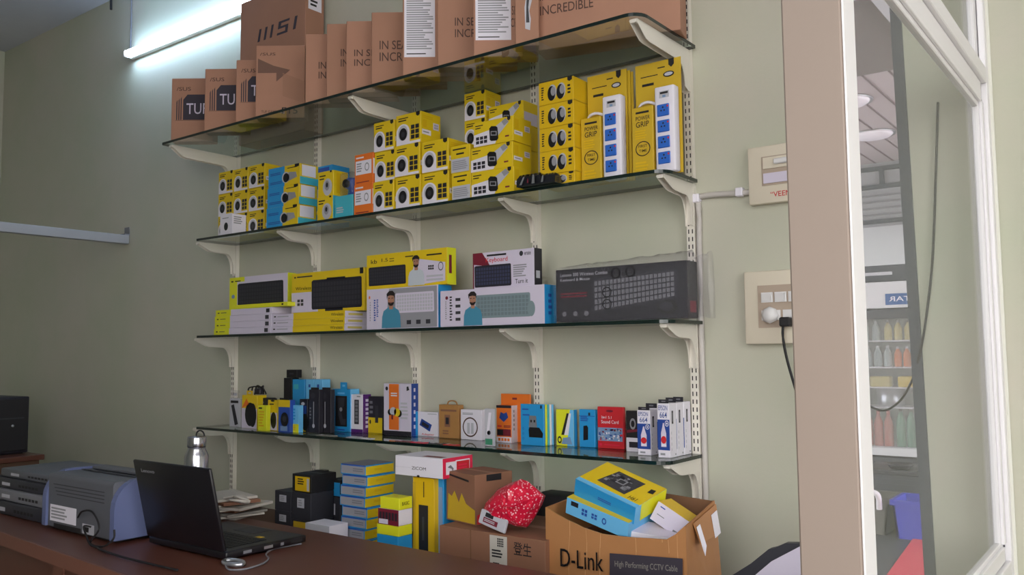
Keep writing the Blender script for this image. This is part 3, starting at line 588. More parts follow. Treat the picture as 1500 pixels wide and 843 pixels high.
# clear bag holding a dark camera on it
o = empty('camera_bag', (F[0].x+F[1]/2, F[0].y+.05, Z2+F[3]+.0006), 'clear bag with a small dark camera on top of the low teal box', 'camera')
b = MB(); b.lathe([(.001, 0), (.022, 0), (.022, .012), (.014, .016), (.014, .03), (.03, .036), (.032, .06), (.026, .075), (.001, .08)], M('deep_blue'), 16); b.build('camera_body', o)
b = MB(); b.lathe([(.016, 0), (.018, .012), (.001, .014)], M('black'), 14); b.xf(Matrix.Rotation(math.radians(90), 4, 'X')); b.build('lens', o, (0, -.030, .05))
b = MB(); b.box(-.04, .04, -.042, .04, 0, .098, 'film', .012, 2); b.build('clear_bag', o)
# two orange boxes
def or_front(f): f.rect(.06, .32, .92, .78, 'white_card'); f.bars(.12, .4, .5, .72, 4, 'mid_grey'); f.ring(.68, .55, .12, .14, .7, 'mid_grey', 2); f.rect(.08, .86, .5, .91, 'white_card'); f.rect(.1, .05, .8, .08, 'maroon')
F = fit(Z2, -.238, 518.5, 545.5, 272, d=.11)
for r_ in range(2): pack('camera_box', f'orange box with a white panel, {["lower", "upper"][r_]} of the pair on the second shelf', 'camera box', 'orange boxes', (F[0]+Vector((0, .003*r_, r_*(F[3]+.0006))), F[1], .11, F[3], 0), 'orange', or_front, lambda f: f.rect(0, .3, 1, .8, 'white_card'))
# three columns of dome camera boxes
D3 = [((546.5, 577), 3, 'left'), ((578, 615), 3, 'middle'), ((616.5, 656), 2, 'right')]
TOPS = {0: 268, 1: 262, 2: 255}
for c_, ((xl, xr), n, nm) in enumerate(D3):
    F = fit(Z2, -.238, xl, xr, TOPS[c_], d=.11); h = F[3]
    if c_ == 1: h *= 1.02
    for r_ in range(n):
        rw = ROW[r_] if n == 3 else ['lower', 'upper'][r_]
        dome((F[0]+Vector((.002*((r_+c_) % 2), .003*((r_*2+c_) % 3), r_*h)), F[1]-.002, .112, h-.0008, 0), f'yellow camera box, {rw} box of the {nm} column beside the orange boxes', 'yellow dome camera boxes')
# back row behind them
F = fit(Z2, -.122, 645, 678, 256, d=.096); h = F[3]
for r_ in range(2): dome((F[0]+Vector((0, 0, r_*.112)), F[1], .096, .1112, 0), ['yellow camera box by the wall, showing above the right column of dome boxes'][0] if r_ else 'yellow camera box low by the wall, behind the right column of dome boxes', 'yellow dome camera boxes', False)
F = fit(Z2, -.122, 645, 678, 178, d=.096); zt = 3*.1075
F = fit(Z2, -.122, 681, 712, 255, d=.096)
for r_ in range(4): dome((F[0]+Vector((0, 0, r_*.1078)), F[1], .096, .107, 0), f'yellow camera box by the wall, {["lowest", "second", "third", "topmost"][r_]} in the column behind the bullet boxes', 'yellow dome camera boxes', r_ == 3)
# end-on boxes and bullet camera boxes
def end_front(f): f.rect(.04, .02, .96, .52, 'pale_grey'); f.rect(.12, .84, .8, .89, 'ink'); f.bars(.1, .1, .9, .45, 5, 'mid_grey'); f.rect(.3, .66, .7, .72, 'ink')
F = fit(Z2, -.236, 661, 689.5, 255, d=.11)
for r_ in range(2): pack('camera_box', f'yellow box with a pale grey text panel, {["lower", "upper"][r_]} one beside the bullet boxes', 'camera box', 'yellow boxes with grey text panels', (F[0]+Vector((-.004*r_, .002, r_*(F[3]+.0006))), F[1], .11, F[3], 0), 'yellow', end_front)
def bul_front(f):
    f.poly([(.0, .02), (.55, .02), (.62, .28), (.44, .62), (.0, .5)], 'white_card')
    f.grid(.05, .1, .36, .42, 3, 2, 'dark_card', 2, .2)
    f.poly([(.62, .3), (.9, .78), (.82, .95), (.56, .7)], 'pale_grey', 2); f.poly([(.78, .66), (.9, .78), (.82, .95), (.72, .84)], 'mid_grey', 3)
    f.poly([(.42, .2), (.46, .14), (.6, .12), (.64, .2), (.62, .64), (.58, .7), (.46, .74), (.41, .66)], 'black', 4); f.poly([(.45, .36), (.6, .32), (.6, .5), (.45, .54)], 'mid_grey', 5); f.poly([(.47, .39), (.58, .36), (.58, .47), (.47, .5)], 'black', 6)
    f.rect(.04, .84, .24, .88, 'ink'); f.rect(.04, .74, .18, .78, 'ink'); f.rect(.8, .2, .9, .26, 'maroon'); f.poly([(.86, 1), (.94, 1), (.94, .88), (.9, .83), (.86, .88)], 'ink', 2)
F = fit(Z2, -.238, 691, 753, 254, d=.115); hb = F[3]
BL = ['bottom', 'second', 'third', 'topmost']
for r_ in range(3):
    w_ = F[1]*(1, .99, .93)[r_]; dx = (0, -.004, .012)[r_]; dd = (.10, .112, .108)[r_]
    pack('camera_box', f'yellow bullet camera box, {BL[r_]} of the stack left of the twin-lens boxes', 'camera box', 'yellow bullet camera boxes', (F[0]+Vector((dx, .002*(r_ % 2), r_*(hb+.0006))), w_, dd, hb, 0), 'yellow', bul_front, lambda f: f.rect(.08, .5, .3, .9, 'yellow_deep'), parts=[('sticker', 'right', dstick)])
F0 = fit(Z2, -.12, 717, 768, 180, d=.09); hs = 3*(hb+.0006)
for r_ in range(4): pack('camera_box', f'yellow bullet camera box by the wall, {BL[r_]} of the pile behind', 'camera box', 'yellow bullet camera boxes', (F0[0]+Vector((0, 0, r_*(hb+.0006))), F0[1], .09, hb, 0), 'yellow', bul_front, None, parts=[('sticker', 'right', lambda f: plate(f, .05, .05, .95, .55, 'lilac_card'))] if r_ == 3 else ())
# five twin-lens boxes
def tw_front(f):
    for u in (.40, .66):
        f.ell(u, .48, .125, .34, 'pale_grey', 2); f.ell(u-.02, .44, .115, .32, 'black', 3); f.ell(u+.03, .52, .07, .2, 'mid_grey', 4)
    f.bars(.08, .2, .16, .8, 6, 'ink'); f.bars(.84, .25, .95, .7, 3, 'ink'); f.rect(.0, .97, 1, .985, 'gold_card'); f.poly([(.84, 1), (.97, 1), (.97, .86), (.9, .8), (.84, .86)], 'ink', 2)
F = fit(Z2, -.235, 791, 842, 122, d=.11); ht = F[3]*.222; h0 = F[3]-4*ht
for r_ in range(5):
    pack('camera_box', f'yellow twin-lens camera box, {["lowest", "second", "middle", "fourth", "topmost"][r_]} of the stack of five beside the power strips', 'camera box', 'twin-lens camera boxes', (F[0]+Vector((0, 0, h0+(r_-1)*ht if r_ else 0)), F[1], .112, (ht if r_ else h0)-.0007, 0), 'gold_card' if r_ < 0 else 'yellow_deep', tw_front, lambda f: f.rect(0, .0, 1, .05, 'gold_card'))
# black shrink-wrapped bundle lying in front
P0 = fit(Z2, -.246, 768, 824, 252, d=.05)
# keep clear of the boxes: it lies on the very front edge
b = MB(); wv = P0[1]; n = 14
for (a0, a1, hz) in ((0, .62, 1), (.6, 1, .8)):
    sec = [(.0, .0), (.004, hz*.8), (.012, hz), (.7*.05, hz*.95), (.048, hz*.5), (.05, .0)]
    def ringat(t, s): return [(t*wv, y*s+(.0), z*.043*s) for y, z in sec]
    stp = [a0+(a1-a0)*k/n for k in range(n+1)]
    rings = [ringat(t, .93+.07*random.random() if 0 < k < n else .8) for k, t in enumerate(stp)]
    m_ = len(sec); vs = [q for r0 in rings for q in r0]
    b.add(vs, [(i*m_+k, (i+1)*m_+k, (i+1)*m_+(k+1) % m_, i*m_+(k+1) % m_) for i in range(n) for k in range(m_)], 'shrink_black'); b.add(rings[0], [tuple(range(m_-1, -1, -1))], 'shrink_black'); b.add(rings[-1], [tuple(range(m_))], 'shrink_black')
ob = b.build('adapter_bundle', None, (P0[0].x, P0[0].y-.045, P0[0].z)); tag(ob, 'dark shrink-wrapped adapter bundle lying before the twin-lens box stack', 'bundle')
b = MB(); ff = Face(b, (0, 0, 0), (1, 0, 0), (0, 0, 1), wv, .043); ff.poly([(.1, .1), (.2, .7), (.24, .7), (.16, .1)], 'silver', 8); ff.poly([(.42, .1), (.45, .8), (.49, .75), (.5, .1)], 'silver', 8); ff.poly([(.66, .1), (.7, .6), (.73, .6), (.72, .1)], 'silver', 8); ff.poly([(.3, .2), (.32, .6), (.34, .2)], 'maroon', 8); b.build('sticker', ob)
# power strips on hanging cards
def strip_pack(Yf, card, strip, info, label, lay):
    P, w, d, h, _ = fit(Z2, Yf+.085, card[0], card[1], card[2], d=.004)
    o = empty('power_strip_pack', P, label, 'power strip', 'power strips on yellow cards')
    def loc(b): b.xf(Matrix.Translation(-P)); return b
    b = MB(); b.box(0, w, 0, .003, 0, h, 'gold_card'); f = Face(b, (0, 0, 0), (1, 0, 0), (0, 0, 1), w, h)
    f.poly([(.74, 1), (.86, 1), (.86, .95), (.8, .925), (.74, .95)], 'ink', 2); f.ell(.74, .87, .12, .025, 'ink', 2); f.ell(.74, .87, .09, .016, 'pale_grey', 3); f.rect(.5, .935, .66, .945, 'ink'); f.rect(.12, .88, .5, .888, 'ink'); f.bars(.15, .79, .55, .83, 1, 'ink')
    b.build('backing_card', o)
    P2, w2, d2, h2, _ = fit(Z2, Yf+.045, strip[0], strip[1], strip[2], d=.036)
    q = P2-P
    b = MB(); b.box(q.x, q.x+w2, q.y, q.y+.036, 0, h2, 'white_card', .005, 2)
    fs = Face(b, (q.x, q.y-.0002, 0), (1, 0, 0), (0, 0, 1), w2, h2); fs.rect(.25, .86, .75, .94, 'pale_grey', 1); fs.rect(.3, .905, .7, .93, 'ink', 2); fs.rect(.42, .865, .58, .892, 'steel_blue', 2)
    sp = b.build('power_strip', o)
    for k in range(4):
        b = MB(); z0 = h2*(.09+.185*k); x0 = q.x+w2*.14
        b.box(x0, x0+w2*.62, q.y-.004, q.y, z0, z0+h2*.14, 'socket_blue', .002); f2 = Face(b, (x0, q.y-.004, z0), (1, 0, 0), (0, 0, 1), w2*.62, h2*.14)
        f2.rect(.3, .4, .42, .52, 'ink', 1); f2.rect(.55, .4, .67, .52, 'ink', 1); f2.ell(.5, .72, .07, .08, 'ink', 1, 10); f2.rect(.82, .7, .95, .85, 'red', 1)
        b.build('socket', sp)
    P3, w3, d3, h3, _ = fit(Z2, Yf+.045, info[0], info[1], info[2], d=.036); q = P3-P
    b = MB(); b.box(q.x, q.x+w3-.002, q.y, q.y+.036, 0, h3, 'gold_card', .002); f = Face(b, (q.x, q.y, 0), (1, 0, 0), (0, 0, 1), w3, h3)
    f.text('POWER', .2, .80, .85, .86, 'ink'); f.text('GRIP', .2, .70, .8, .78, 'ink'); f.bars(.15, .52, .85, .66, 4, 'yellow_deep'); f.ring(.5, .38, .34, .11, .88, 'ink', 2); f.text('FIRST', .3, .40, .7, .44, 'ink'); f.text('TIME', .32, .33, .68, .37, 'ink'); f.bars(.15, .06, .85, .2, 3, 'yellow_deep'); f.rect(.2, .9, .8, .93, 'ink')
    b.build('cord_box', o)
    b = MB(); b.tube(spline([(q.x+w3*.2, q.y+.02, h3+.002), (q.x+w3*.4, q.y+.014, h3+.012), (q.x+w3*.7, q.y+.014, h3+.014), (q.x+w3*.98, q.y+.02, h3+.006)]), .005, M('white_card'), 6); b.build('cord', o)
    for k in range(lay):
        r = empty('power_strip_pack', P+Vector((.006+.006*k, .012+.009*k, 0)), ['yellow power strip card just behind the left power strip', 'yellow power strip card farthest back behind the left power strip'][k], 'power strip', 'spare power strip cards')
        b = MB(); b.box(0, w, 0, .003, 0, h*(.99-.01*k), 'gold_card'); b.build('backing_card', r)
strip_pack(-.245, (863, 921, 113), (884, 911, 142), (852, 882, 175), 'white power strip with blue sockets on a yellow card, left of the two', 2)
strip_pack(-.245, (934, 1001, 97), (961, 990, 128), (927, 959, 159), 'white power strip with blue sockets on a yellow card, beside the last upright', 0)
# ------------------------------------------------------------------ third shelf: keyboards
Z3 = SH[2]+.0005
def flatbox(name, label, grp, P, w, d, h, base, fn, rn=None): return pack(name, label, 'keyboard box', grp, (P, w, d, h, 0), base, fn, rn)
def fl1(f): f.rect(0, 0, .28, 1, 'yellow_green'); f.rect(.04, .4, .07, .6, 'ink', 2); f.rect(.1, .45, .2, .56, 'charcoal', 2); f.rect(.9, .2, .96, .8, 'charcoal', 2)
F = fit(Z3, -.235, 313.5, 396, 455, d=.15); hf = F[3]/4
for k in range(4): flatbox('keyboard_box', f'flat white and lime keyboard box, {["bottom", "second", "third", "top"][k]} of the left pile of four', 'flat white and lime keyboard boxes', F[0]+Vector((.003*(k % 2), .002*k, k*hf)), F[1], .15, hf-.0006, 'lilac_card', fl1)
def fl2(f): f.rect(.31, 0, 1, 1, 'yellow'); f.rect(.03, .5, .06, .7, 'ink', 2); f.rect(.08, .52, .24, .64, 'mid_grey', 2); f.text('Wireless', .82, .3, .98, .75, 'ink')
F2 = fit(Z3, -.235, 397, 505, 461, d=.14); hg = F2[3]/3
x_ok = F[0].x+F[1]+.006
for k in range(3): flatbox('keyboard_box', f'flat white and yellow keyboard box, {["bottom", "middle", "top"][k]} of the pile of three', 'flat white and yellow keyboard boxes', Vector((max(F2[0].x, x_ok), F2[0].y+.002*k, Z3+k*hg)), F2[1]-.004, .17, hg-.0006, 'lilac_card', fl2, lambda f: f.bars(.1, .2, .8, .8, 1, 'juice_yellow'))
ZS = Z3+4*hf+.0006
F5 = fit(ZS, -.215, 398, 423, 448, d=.1)
flatbox('keyboard_box', 'lime end of a flat keyboard box on the left pile', None, Vector((F[0].x+.12, -.222, ZS)), F5[0].x+F5[1]-(F[0].x+.12), .06, .018, 'yellow_green', lambda f: f.rect(.9, .3, .93, .7, 'ink'))
# standing keyboard boxes
ZB = ZS+.0188
Fk = fit(ZB-.0188, -.155, 336, 421, 408, d=.05)
def k1(f): f.rect(.27, .86, 1, 1, 'lilac_card', 1); f.rect(.14, .05, .98, .86, 'lilac_card', 1); f.rect(.0, 0, .14, 1, 'yellow_green', 1); f.rect(.14, .86, .27, 1, 'yellow_green', 1); f.rect(.03, .86, .07, .9, 'ink', 2); f.rect(.1, .87, .2, .9, 'ink', 2); f.keyboard(.15, .12, .94, .8, nx=17); f.ell(.07, .42, .03, .06, 'steel_blue', 2)
pack('keyboard_box', 'standing lime and white keyboard box showing a dark keyboard, on the left pile', 'keyboard box', None, (Fk[0], Fk[1], .045, Fk[3], 0), 'lilac_card', k1, lambda f: f.rect(0, 0, 1, 1, 'yellow_green', 1))
ZS2 = Z3+3*hg+.0006
Fk = fit(ZS2, -.18, 427, 534, 402, d=.045)
def k2(f):
    f.rect(0, .03, .38, .52, 'lilac_card', 1); f.rect(.04, .88, .06, .92, 'ink', 2); f.rect(.08, .89, .3, .92, 'charcoal', 2); f.text('Wireless', .06, .58, .28, .66, 'ink'); f.grid(.08, .18, .18, .36, 2, 2, 'charcoal', 2)
    f.keyboard(.29, .08, .97, .8, nx=16); f.rect(.48, .03, .72, .1, 'dark_card', 2); f.rect(.5, .78, .75, .83, 'dark_card', 2); f.rect(.94, .86, .985, 1, 'ink', 2)
pack('keyboard_box', 'standing yellow keyboard box with a large black keyboard, on the pile of three', 'keyboard box', None, (Fk[0], Fk[1], .04, Fk[3], 0), 'yellow', k2, lambda f: f.rect(0, 0, 1, 1, 'yellow', 1))
# man boxes
def m1(f):
    f.poly([(.28, .02), (.985, .02), (.985, .98), (.33, .98)], 'mid_grey', 1); f.keyboard(.42, .38, .95, .86, 'lilac_card', 'pale_grey', nx=14); f.man(.23, .03, .50, .93, 'shirt_teal', 5)
    f.bars(.11, .2, .14, .75, 9, 'deep_blue'); f.bars(.15, .3, .18, .75, 9, 'deep_blue'); f.bars(.05, .2, .065, .7, 8, 'mid_grey'); f.ell(.045, .8, .012, .04, 'orange', 2, 10)
    for k in range(3): f.rect(.58+.13*k, .1, .64+.13*k, .2, 'charcoal', 3)
Fm = fit(Z3, -.225, 537, 642, 425, d=.06, xs=655)
o_m1 = pack('keyboard_box', 'grey and white keyboard box with a bearded man in teal, below the yellow one', 'keyboard box', None, (Fm[0], Fm[1], .075, Fm[3], 0), 'lilac_card', m1, lambda f: f.rect(0, 0, 1, 1, 'blue_card', 1))
def m2(f):
    f.keyboard(.36, .2, .88, .82, 'slate', 'slate_key', nx=15); f.ell(.885, .4, .035, .2, 'slate', 4); f.man(.245, .02, .43, .93, 'shirt_teal', 5); f.ell(.07, .8, .015, .05, 'maroon', 2, 10)
    f.bars(.055, .2, .07, .72, 9, 'mid_grey'); f.bars(.1, .15, .13, .85, 9, 'charcoal')
    for k in range(4): f.rect(.16, .16+.18*k, .21, .24+.18*k, 'charcoal', 2)
Fn = fit(Z3, -.235, 645, 798, 427, d=.07, xs=809)
x_ok = Fm[0].x+Fm[1]+.012; sh = max(0, x_ok-Fn[0].x)
pack('keyboard_box', 'white keyboard box with a bearded man in teal and a slate keyboard, blue end', 'keyboard box', None, (Fn[0]+Vector((sh, 0, 0)), Fn[1]-sh, .07, Fn[3], 0), 'lilac_card', m2, lambda f: [f.rect(0, 0, 1, 1, 'blue_card', 1), f.bars(.3, .2, .7, .8, 4, 'deep_blue')])
ZT = Z3+Fm[3]+.0006
Ft = fit(ZT, -.215, 537, 655, 375, d=.045, xs=664)
def k3(f):
    f.poly([(.56, .02), (.98, .1), (.98, .6), (.62, .78)], 'lilac_card', 1); f.keyboard(.03, .1, .51, .64, sk=.0, nx=15); f.text('kb', .06, .74, .14, .86, 'ink'); f.text('1.5', .2, .77, .28, .87, 'ink'); f.rect(.3, .76, .36, .78, 'ink'); f.rect(.3, .83, .36, .85, 'ink')
    f.man(.54, .03, .74, .86, 'shirt_pale', 5); f.rect(.76, .82, .94, .86, 'ink'); f.rect(.5, .84, .6, .87, 'ink'); f.grid(.78, .42, .85, .56, 3, 2, 'ink', 3); f.ring(.93, .5, .03, .12, .8, 'charcoal', 3); f.bars(.76, .1, .96, .3, 2, 'pale_grey', 3)
pack('keyboard_box', 'yellow keyboard box with a man in a pale shirt, on top of the grey one', 'keyboard box', None, (Ft[0], Ft[1], .05, Ft[3], 0), 'yellow', k3, lambda f: [f.rect(0, 0, 1, 1, 'yellow_green', 1), f.rect(.2, .3, .5, .8, 'maroon', 2)])
ZT = Z3+Fn[3]+.0006
Ft = fit(ZT, -.215, 693, 783, 372, d=.045, xs=790)
def k4(f):
    f.rect(.0, .0, .02, 1, 'maroon', 1); f.poly([(.02, 1), (.16, 1), (.3, .6), (.02, .68)], 'maroon', 1); f.text('Keyboard', .22, .68, .58, .84, 'red'); f.rect(.24, .88, .56, .93, 'ink', 2)
    f.keyboard(.03, .04, .64, .64, 'dark_card', 'navy_key', nx=13); f.bars(.67, .25, .9, .6, 6, 'mid_grey'); f.text('Turn it', .7, .08, .9, .2, 'charcoal'); f.ell(.80, .88, .03, .07, 'charcoal', 2, 12); f.text('erate', .85, .83, .95, .92, 'charcoal')
pack('keyboard_box', 'small white and maroon keyboard box with a navy keyboard, on the bearded man box', 'keyboard box', None, (Ft[0], Ft[1], .045, Ft[3], 0), 'lilac_card', k4, lambda f: [f.rect(0, 0, 1, 1, 'dark_card', 1), f.rect(.2, .2, .7, .4, 'pale_grey', 2)])
# black combo box in a clear bag
Fl = fit(Z3, -.225, 815, 1008, 402, d=.07)
Fl = (Fl[0]+Vector((0, 0, .003)), Fl[1], .07, Fl[3]+.01, 0)
def k5(f):
    f.text('Lenovo 300 Wireless Combo', .04, .86, .42, .925, 'pale_grey'); f.text('Keyboard & Mouse', .04, .755, .28, .825, 'pale_grey')
    f.poly([(.30, .14), (.93, .35), (.935, .84), (.92, .86), (.30, .80)], 'charcoal', 2)
    for i in range(20):
        for j in range(5):
            x0 = .315+.60*(i+.1)/20; x1 = .315+.60*(i+.85)/20; y = lambda x, t: (.18+(x-.31)*.33)+t*(.57+(x-.31)*-.20)
            f.poly([(x0, y(x0, (j+.12)/5)), (x1, y(x1, (j+.12)/5)), (x1, y(x1, (j+.85)/5)), (x0, y(x0, (j+.85)/5))], 'grey', 3)
    f.ell(.86, .2, .07, .13, 'ink', 3); f.ell(.85, .22, .05, .08, 'charcoal', 4); f.bars(.04, .45, .26, .56, 2, 'maroon')
    for k in range(3): f.ell(.07+.09*k, .15, .018, .05, 'grey', 2, 10)
o = pack('keyboard_mouse_set', 'long black keyboard and mouse box in a crinkled clear bag at the right end', 'keyboard box', None, Fl, 'dark_card', k5, lambda f: f.rect(.2, .1, .8, .3, 'maroon', 2))
b = MB(); w_, d_, h_ = Fl[1], .07, Fl[3]; nx = 26
def fr_(t, s): # clear bag section
    j = lambda a: a*(random.random()-.5)
    return [(t, -.0035+j(.001), -.0022), (t, -.0045+j(.002), h_*.5+j(.004)), (t, -.003+j(.001), h_+.004), (t, .03+j(.004), h_+.012+.02*t/w_+j(.003)*s), (t, .066+j(.001), h_+.004), (t, .073, h_*.5), (t, .073, -.0022)]
rings = [fr_(-.006+(w_+.012)*k/nx, 1.5) for k in range(nx+1)]
vs = [q for r0 in rings for q in r0]; m_ = 7
b.add(vs, [(i*m_+k, i*m_+k+1, (i+1)*m_+k+1, (i+1)*m_+k) for i in range(nx) for k in range(m_-1)], 'film', True)
end = []   # gathered, crumpled right end
for s_ in range(6):
    t = w_+.006+.012*s_; q = .95+.25*s_/5*(1 if s_ % 2 else .7)
    end.append([(t+random.uniform(-.004, .004), .035+(y-.035)*(1-.1*s_)+random.uniform(-.006, .006), h_/2+(z-h_/2)*q*.98+random.uniform(-.004, .004)+(.004 if z < 0 else 0)) for _, y, z in fr_(0, .3)])
    end[-1] = [(x, y, max(z, -.0022)) for x, y, z in end[-1]]
vs = [q for r0 in [rings[-1]]+end for q in r0]
b.add(vs, [(i*m_+k, i*m_+k+1, (i+1)*m_+k+1, (i+1)*m_+k) for i in range(6) for k in range(m_-1)], 'film', False)
f = Face(b, (0, -.006, 0), (1, 0, 0), (0, 0, 1), w_, h_)
for (x, y) in ((.49, .86), (.60, .87), (.42, .52), (.42, .30)): f.ring(x, y, .036, .10, .8, 'black', 1, 18)
b.build('clear_bag', o)
# ------------------------------------------------------------------ lowest shelf: small accessories
Z4 = SH[3]+.0005
def fitb(z, xl, xr, yt, yb, d=.04, rz=0, lo=-.25, hi=-.07, xs=None):
    Yf = lo if lo != -.25 else min(max(atZ(xl, yb, z).y, -.236), -(d+.029))
    return fit(z, Yf, xl, xr, yt, rz, xs, d)
LASTX = {}
def sm(name, label, cat, grp, xl, xr, yt, yb, d, base, front, right=None, parts=(), top=None, lo=-.25, hi=-.07, rz=0, dz=0, xs=None):
    F = fitb(Z4+dz, xl, xr, yt, yb, d, rz, lo, hi, xs)
    return pack(name, label, cat, grp, F, base, front, right, top, parts=parts), F
def tab(u0, v1, u1, hgt, m, hole='pale_grey'):
    def fn(f):
        P = [f.p(u0, 1, -1.6), f.p(u1, 1, -1.6), f.p(u1, 1+hgt, -1.6), f.p(u0, 1+hgt, -1.6)]; f.B.prism(P, f.n*.0008, m); f.rect(u0+(u1-u0)*.3, 1+hgt*.35, u0+(u1-u0)*.7, 1+hgt*.65, hole, .3)
    return ('hang_tab', 'front', fn)
sm('mouse_box', 'pale box with a slim dark mouse printed on it, at the far left end', 'mouse box', None, 336, 352, 584, 625, .035, 'pale_grey', lambda f: [f.poly([(.15, .75), (.4, .8), (.8, .1), (.5, .05)], 'dark_card'), f.rect(.1, .84, .8, .93, 'ink')], None, [tab(.1, 1, .9, .3, 'film')])
_, pw = sm('headset_box', 'yellow and white box with a round black headset shape, second from the left end', 'headset box', None, 354, 376.5, 579, 627, .05, 'yellow', lambda f: [f.rect(0, 0, .98, .6, 'lilac_card'), f.ell(.55, .42, .33, .36, 'black', 2), f.ell(.72, .4, .24, .36, 'ink', 3), f.poly([(.0, .6), (.3, .9), (.5, .72)], 'orange', 2)], None, [tab(.3, 1, .7, .14, 'yellow_deep')])
b = MB()
for k in range(3):
    b.tube(spline([(-.05+.02*k, 0, -.016), (-.04+.03*k, -.01, .012+.006*k), (.0+.02*k, .005, .02-.004*k), (.05, .0, .012+.006*k), (.06-.02*k, .01, -.014)]), .0035, M('ink'), 6)
b.box(.0, .045, -.012, .012, -.014, .012, 'dark_card', .004)
o = b.build('earphone_cable', None, (pw[0].x+pw[1]*.6, pw[0].y+.026, Z4+pw[3]+.0185)); tag(o, 'tangle of dark earphone cable lying on top of the headset box', 'cable')
sm('charger_box', 'narrow bright yellow box with a dark top, left of the mouse blister', 'charger box', None, 377.5, 390, 594, 632, .022, 'yellow_green', lambda f: [f.bars(.15, .15, .8, .8, 6, 'yellow_deep'), f.rect(.1, .86, .5, .92, 'ink')], None)
sm('charger_box', 'dark box with a pale mark standing behind the narrow bright yellow box', 'charger box', None, 376, 393, 583, 622, .04, 'ink', lambda f: f.ell(.4, .85, .2, .05, 'grey'), lo=-.15)
sm('mouse_box', 'yellow box with a black mouse on a white patch', 'mouse box', None, 392, 406.5, 586, 631, .03, 'yellow', lambda f: [f.rect(.04, .02, .95, .58, 'lilac_card'), f.ell(.6, .34, .28, .27, 'black', 2), f.rect(.2, .84, .6, .88, 'ink'), f.ell(.5, .97, .2, .03, 'ink', 2)], None, [tab(.1, 1, .9, .06, 'ink', 'ink')])
sm('webcam_box', 'yellow topped box with a dark camera on a blue front', 'webcam box', None, 407.5, 424.5, 586, 634, .028, 'deep_blue', lambda f: [f.rect(0, .78, 1, 1, 'yellow'), f.ell(.55, .4, .34, .22, 'black', 2), f.ell(.55, .42, .16, .1, 'charcoal', 3), f.rect(.2, .05, .8, .2, 'steel_blue', 2)], None, [tab(.1, 1, .9, .06, 'ink', 'ink')])
sm('adapter_box', 'light blue and yellow box standing before the black cases', 'adapter box', None, 425.5, 437.5, 594, 634, .024, 'light_blue', lambda f: [f.rect(0, 0, 1, .32, 'yellow_green'), f.bars(.3, .45, .7, .9, 4, 'blue_card'), f.bars(.3, .08, .7, .28, 3, 'yellow_deep')])
sm('headphone_box', 'narrow navy and yellow box with a pale round logo, beside the light blue box', 'headphone box', None, 438.5, 450, 585, 633, .03, 'dark_card', lambda f: [f.rect(0, .02, .8, .36, 'yellow'), f.ell(.75, .3, .4, .26, 'black', 2), f.ell(.45, .86, .22, .05, 'pale_grey', 2), f.rect(.2, .55, .9, .8, 'ink_blue', 2)])
B1, F1 = sm('speaker_box', 'tall plain black box behind the yellow boxes, beneath the small black box', 'box', None, 415, 427, 554, 584, .04, 'ink', None, lo=-.085)
hb_ = F1[3]
B2, F2_ = sm('headphone_box', 'blue box with a black headphone, behind the light blue box', 'headphone box', None, 428, 446, 556, 590, .05, 'blue_card', lambda f: [f.ell(.6, .22, .36, .2, 'black', 2), f.ell(.6, .18, .2, .1, 'blue_card', 3), f.rect(.1, .8, .5, .9, 'teal', 2)], None, lo=-.09, hi=-.09)
FF = fit(Z4+hb_+.001, -.08, 424, 438, 544, d=.03); FF = (FF[0], FF[1], .03, .035, 0)
FF[0].x = F1[0].x+.012; FF = (FF[0], F1[1]-.014+.03, .028, .036, 0); FF[0].z = Z4+max(hb_, F2_[3])+.001
pack('small_box', 'small black box topping the blue headphone box and the plain black box', 'box', None, FF, 'ink', lambda f: f.rect(.3, .4, .7, .6, 'charcoal'))
for k, (a, c) in enumerate(((447.5, 459), (460, 472))):
    sm('cable_box', ['light blue box by the wall, left of two behind the black cases', 'light blue box by the wall, right of two behind the black cases'][k], 'box', 'light blue boxes', a, c, 556, 590, .045, 'light_blue', lambda f: [f.rect(.2, .3, .8, .5, 'blue_card'), f.rect(.35, .84, .6, .9, 'deep_blue')], None, lo=-.09, hi=-.09)
for k, (a, c) in enumerate(((452, 467.5), (468.5, 484.5))):
    sm('cable_case', ['black box with a silver cable figure, next to the navy and yellow box', 'black box with a silver cable figure, next to the blue window box'][k], 'cable box', 'black boxes with silver figures', a, c, 571, 634, .022, 'dark_card', lambda f: [f.rect(.44, .2, .52, .72, 'mid_grey', 2), f.ell(.48, .16, .12, .05, 'pale_grey', 2, 10), f.bars(.1, .3, .3, .6, 4, 'grey'), f.ell(.4, .86, .22, .07, 'charcoal', 2)], None, [tab(.2, 1, .95, .05, 'ink', 'ink')])
def bw(f):
    f.rect(.18, .12, .82, .84, 'ink', 1); f.poly([(.3, .8), (.7, .8), (.66, .6), (.5, .5), (.6, .3), (.76, .3), (.76, .16), (.5, .16), (.34, .4), (.34, .6)], 'charcoal', 2); f.ell(.5, .52, .08, .05, 'mid_grey', 3, 10); f.rect(.3, .88, .7, .92, 'light_blue', 2); f.rect(.3, .03, .7, .06, 'deep_blue', 2)
sm('headphone_box', 'blue box with a dark window and a hang tab, right of the black boxes', 'headphone box', None, 486.5, 513, 570, 630, .05, 'blue_card', bw, lambda f: f.rect(0, 0, 1, 1, 'light_blue', 1), [tab(.45, 1, .82, .16, 'blue_card', 'light_blue')])
def rm(f): f.rect(0, 0, 1, .09, 'purple'); f.rect(.3, .22, .68, .86, 'charcoal', 2); f.grid(.34, .26, .64, .84, 1, 6, 'grey', 3); f.rect(.5, .93, .8, .96, 'mid_grey', 2)
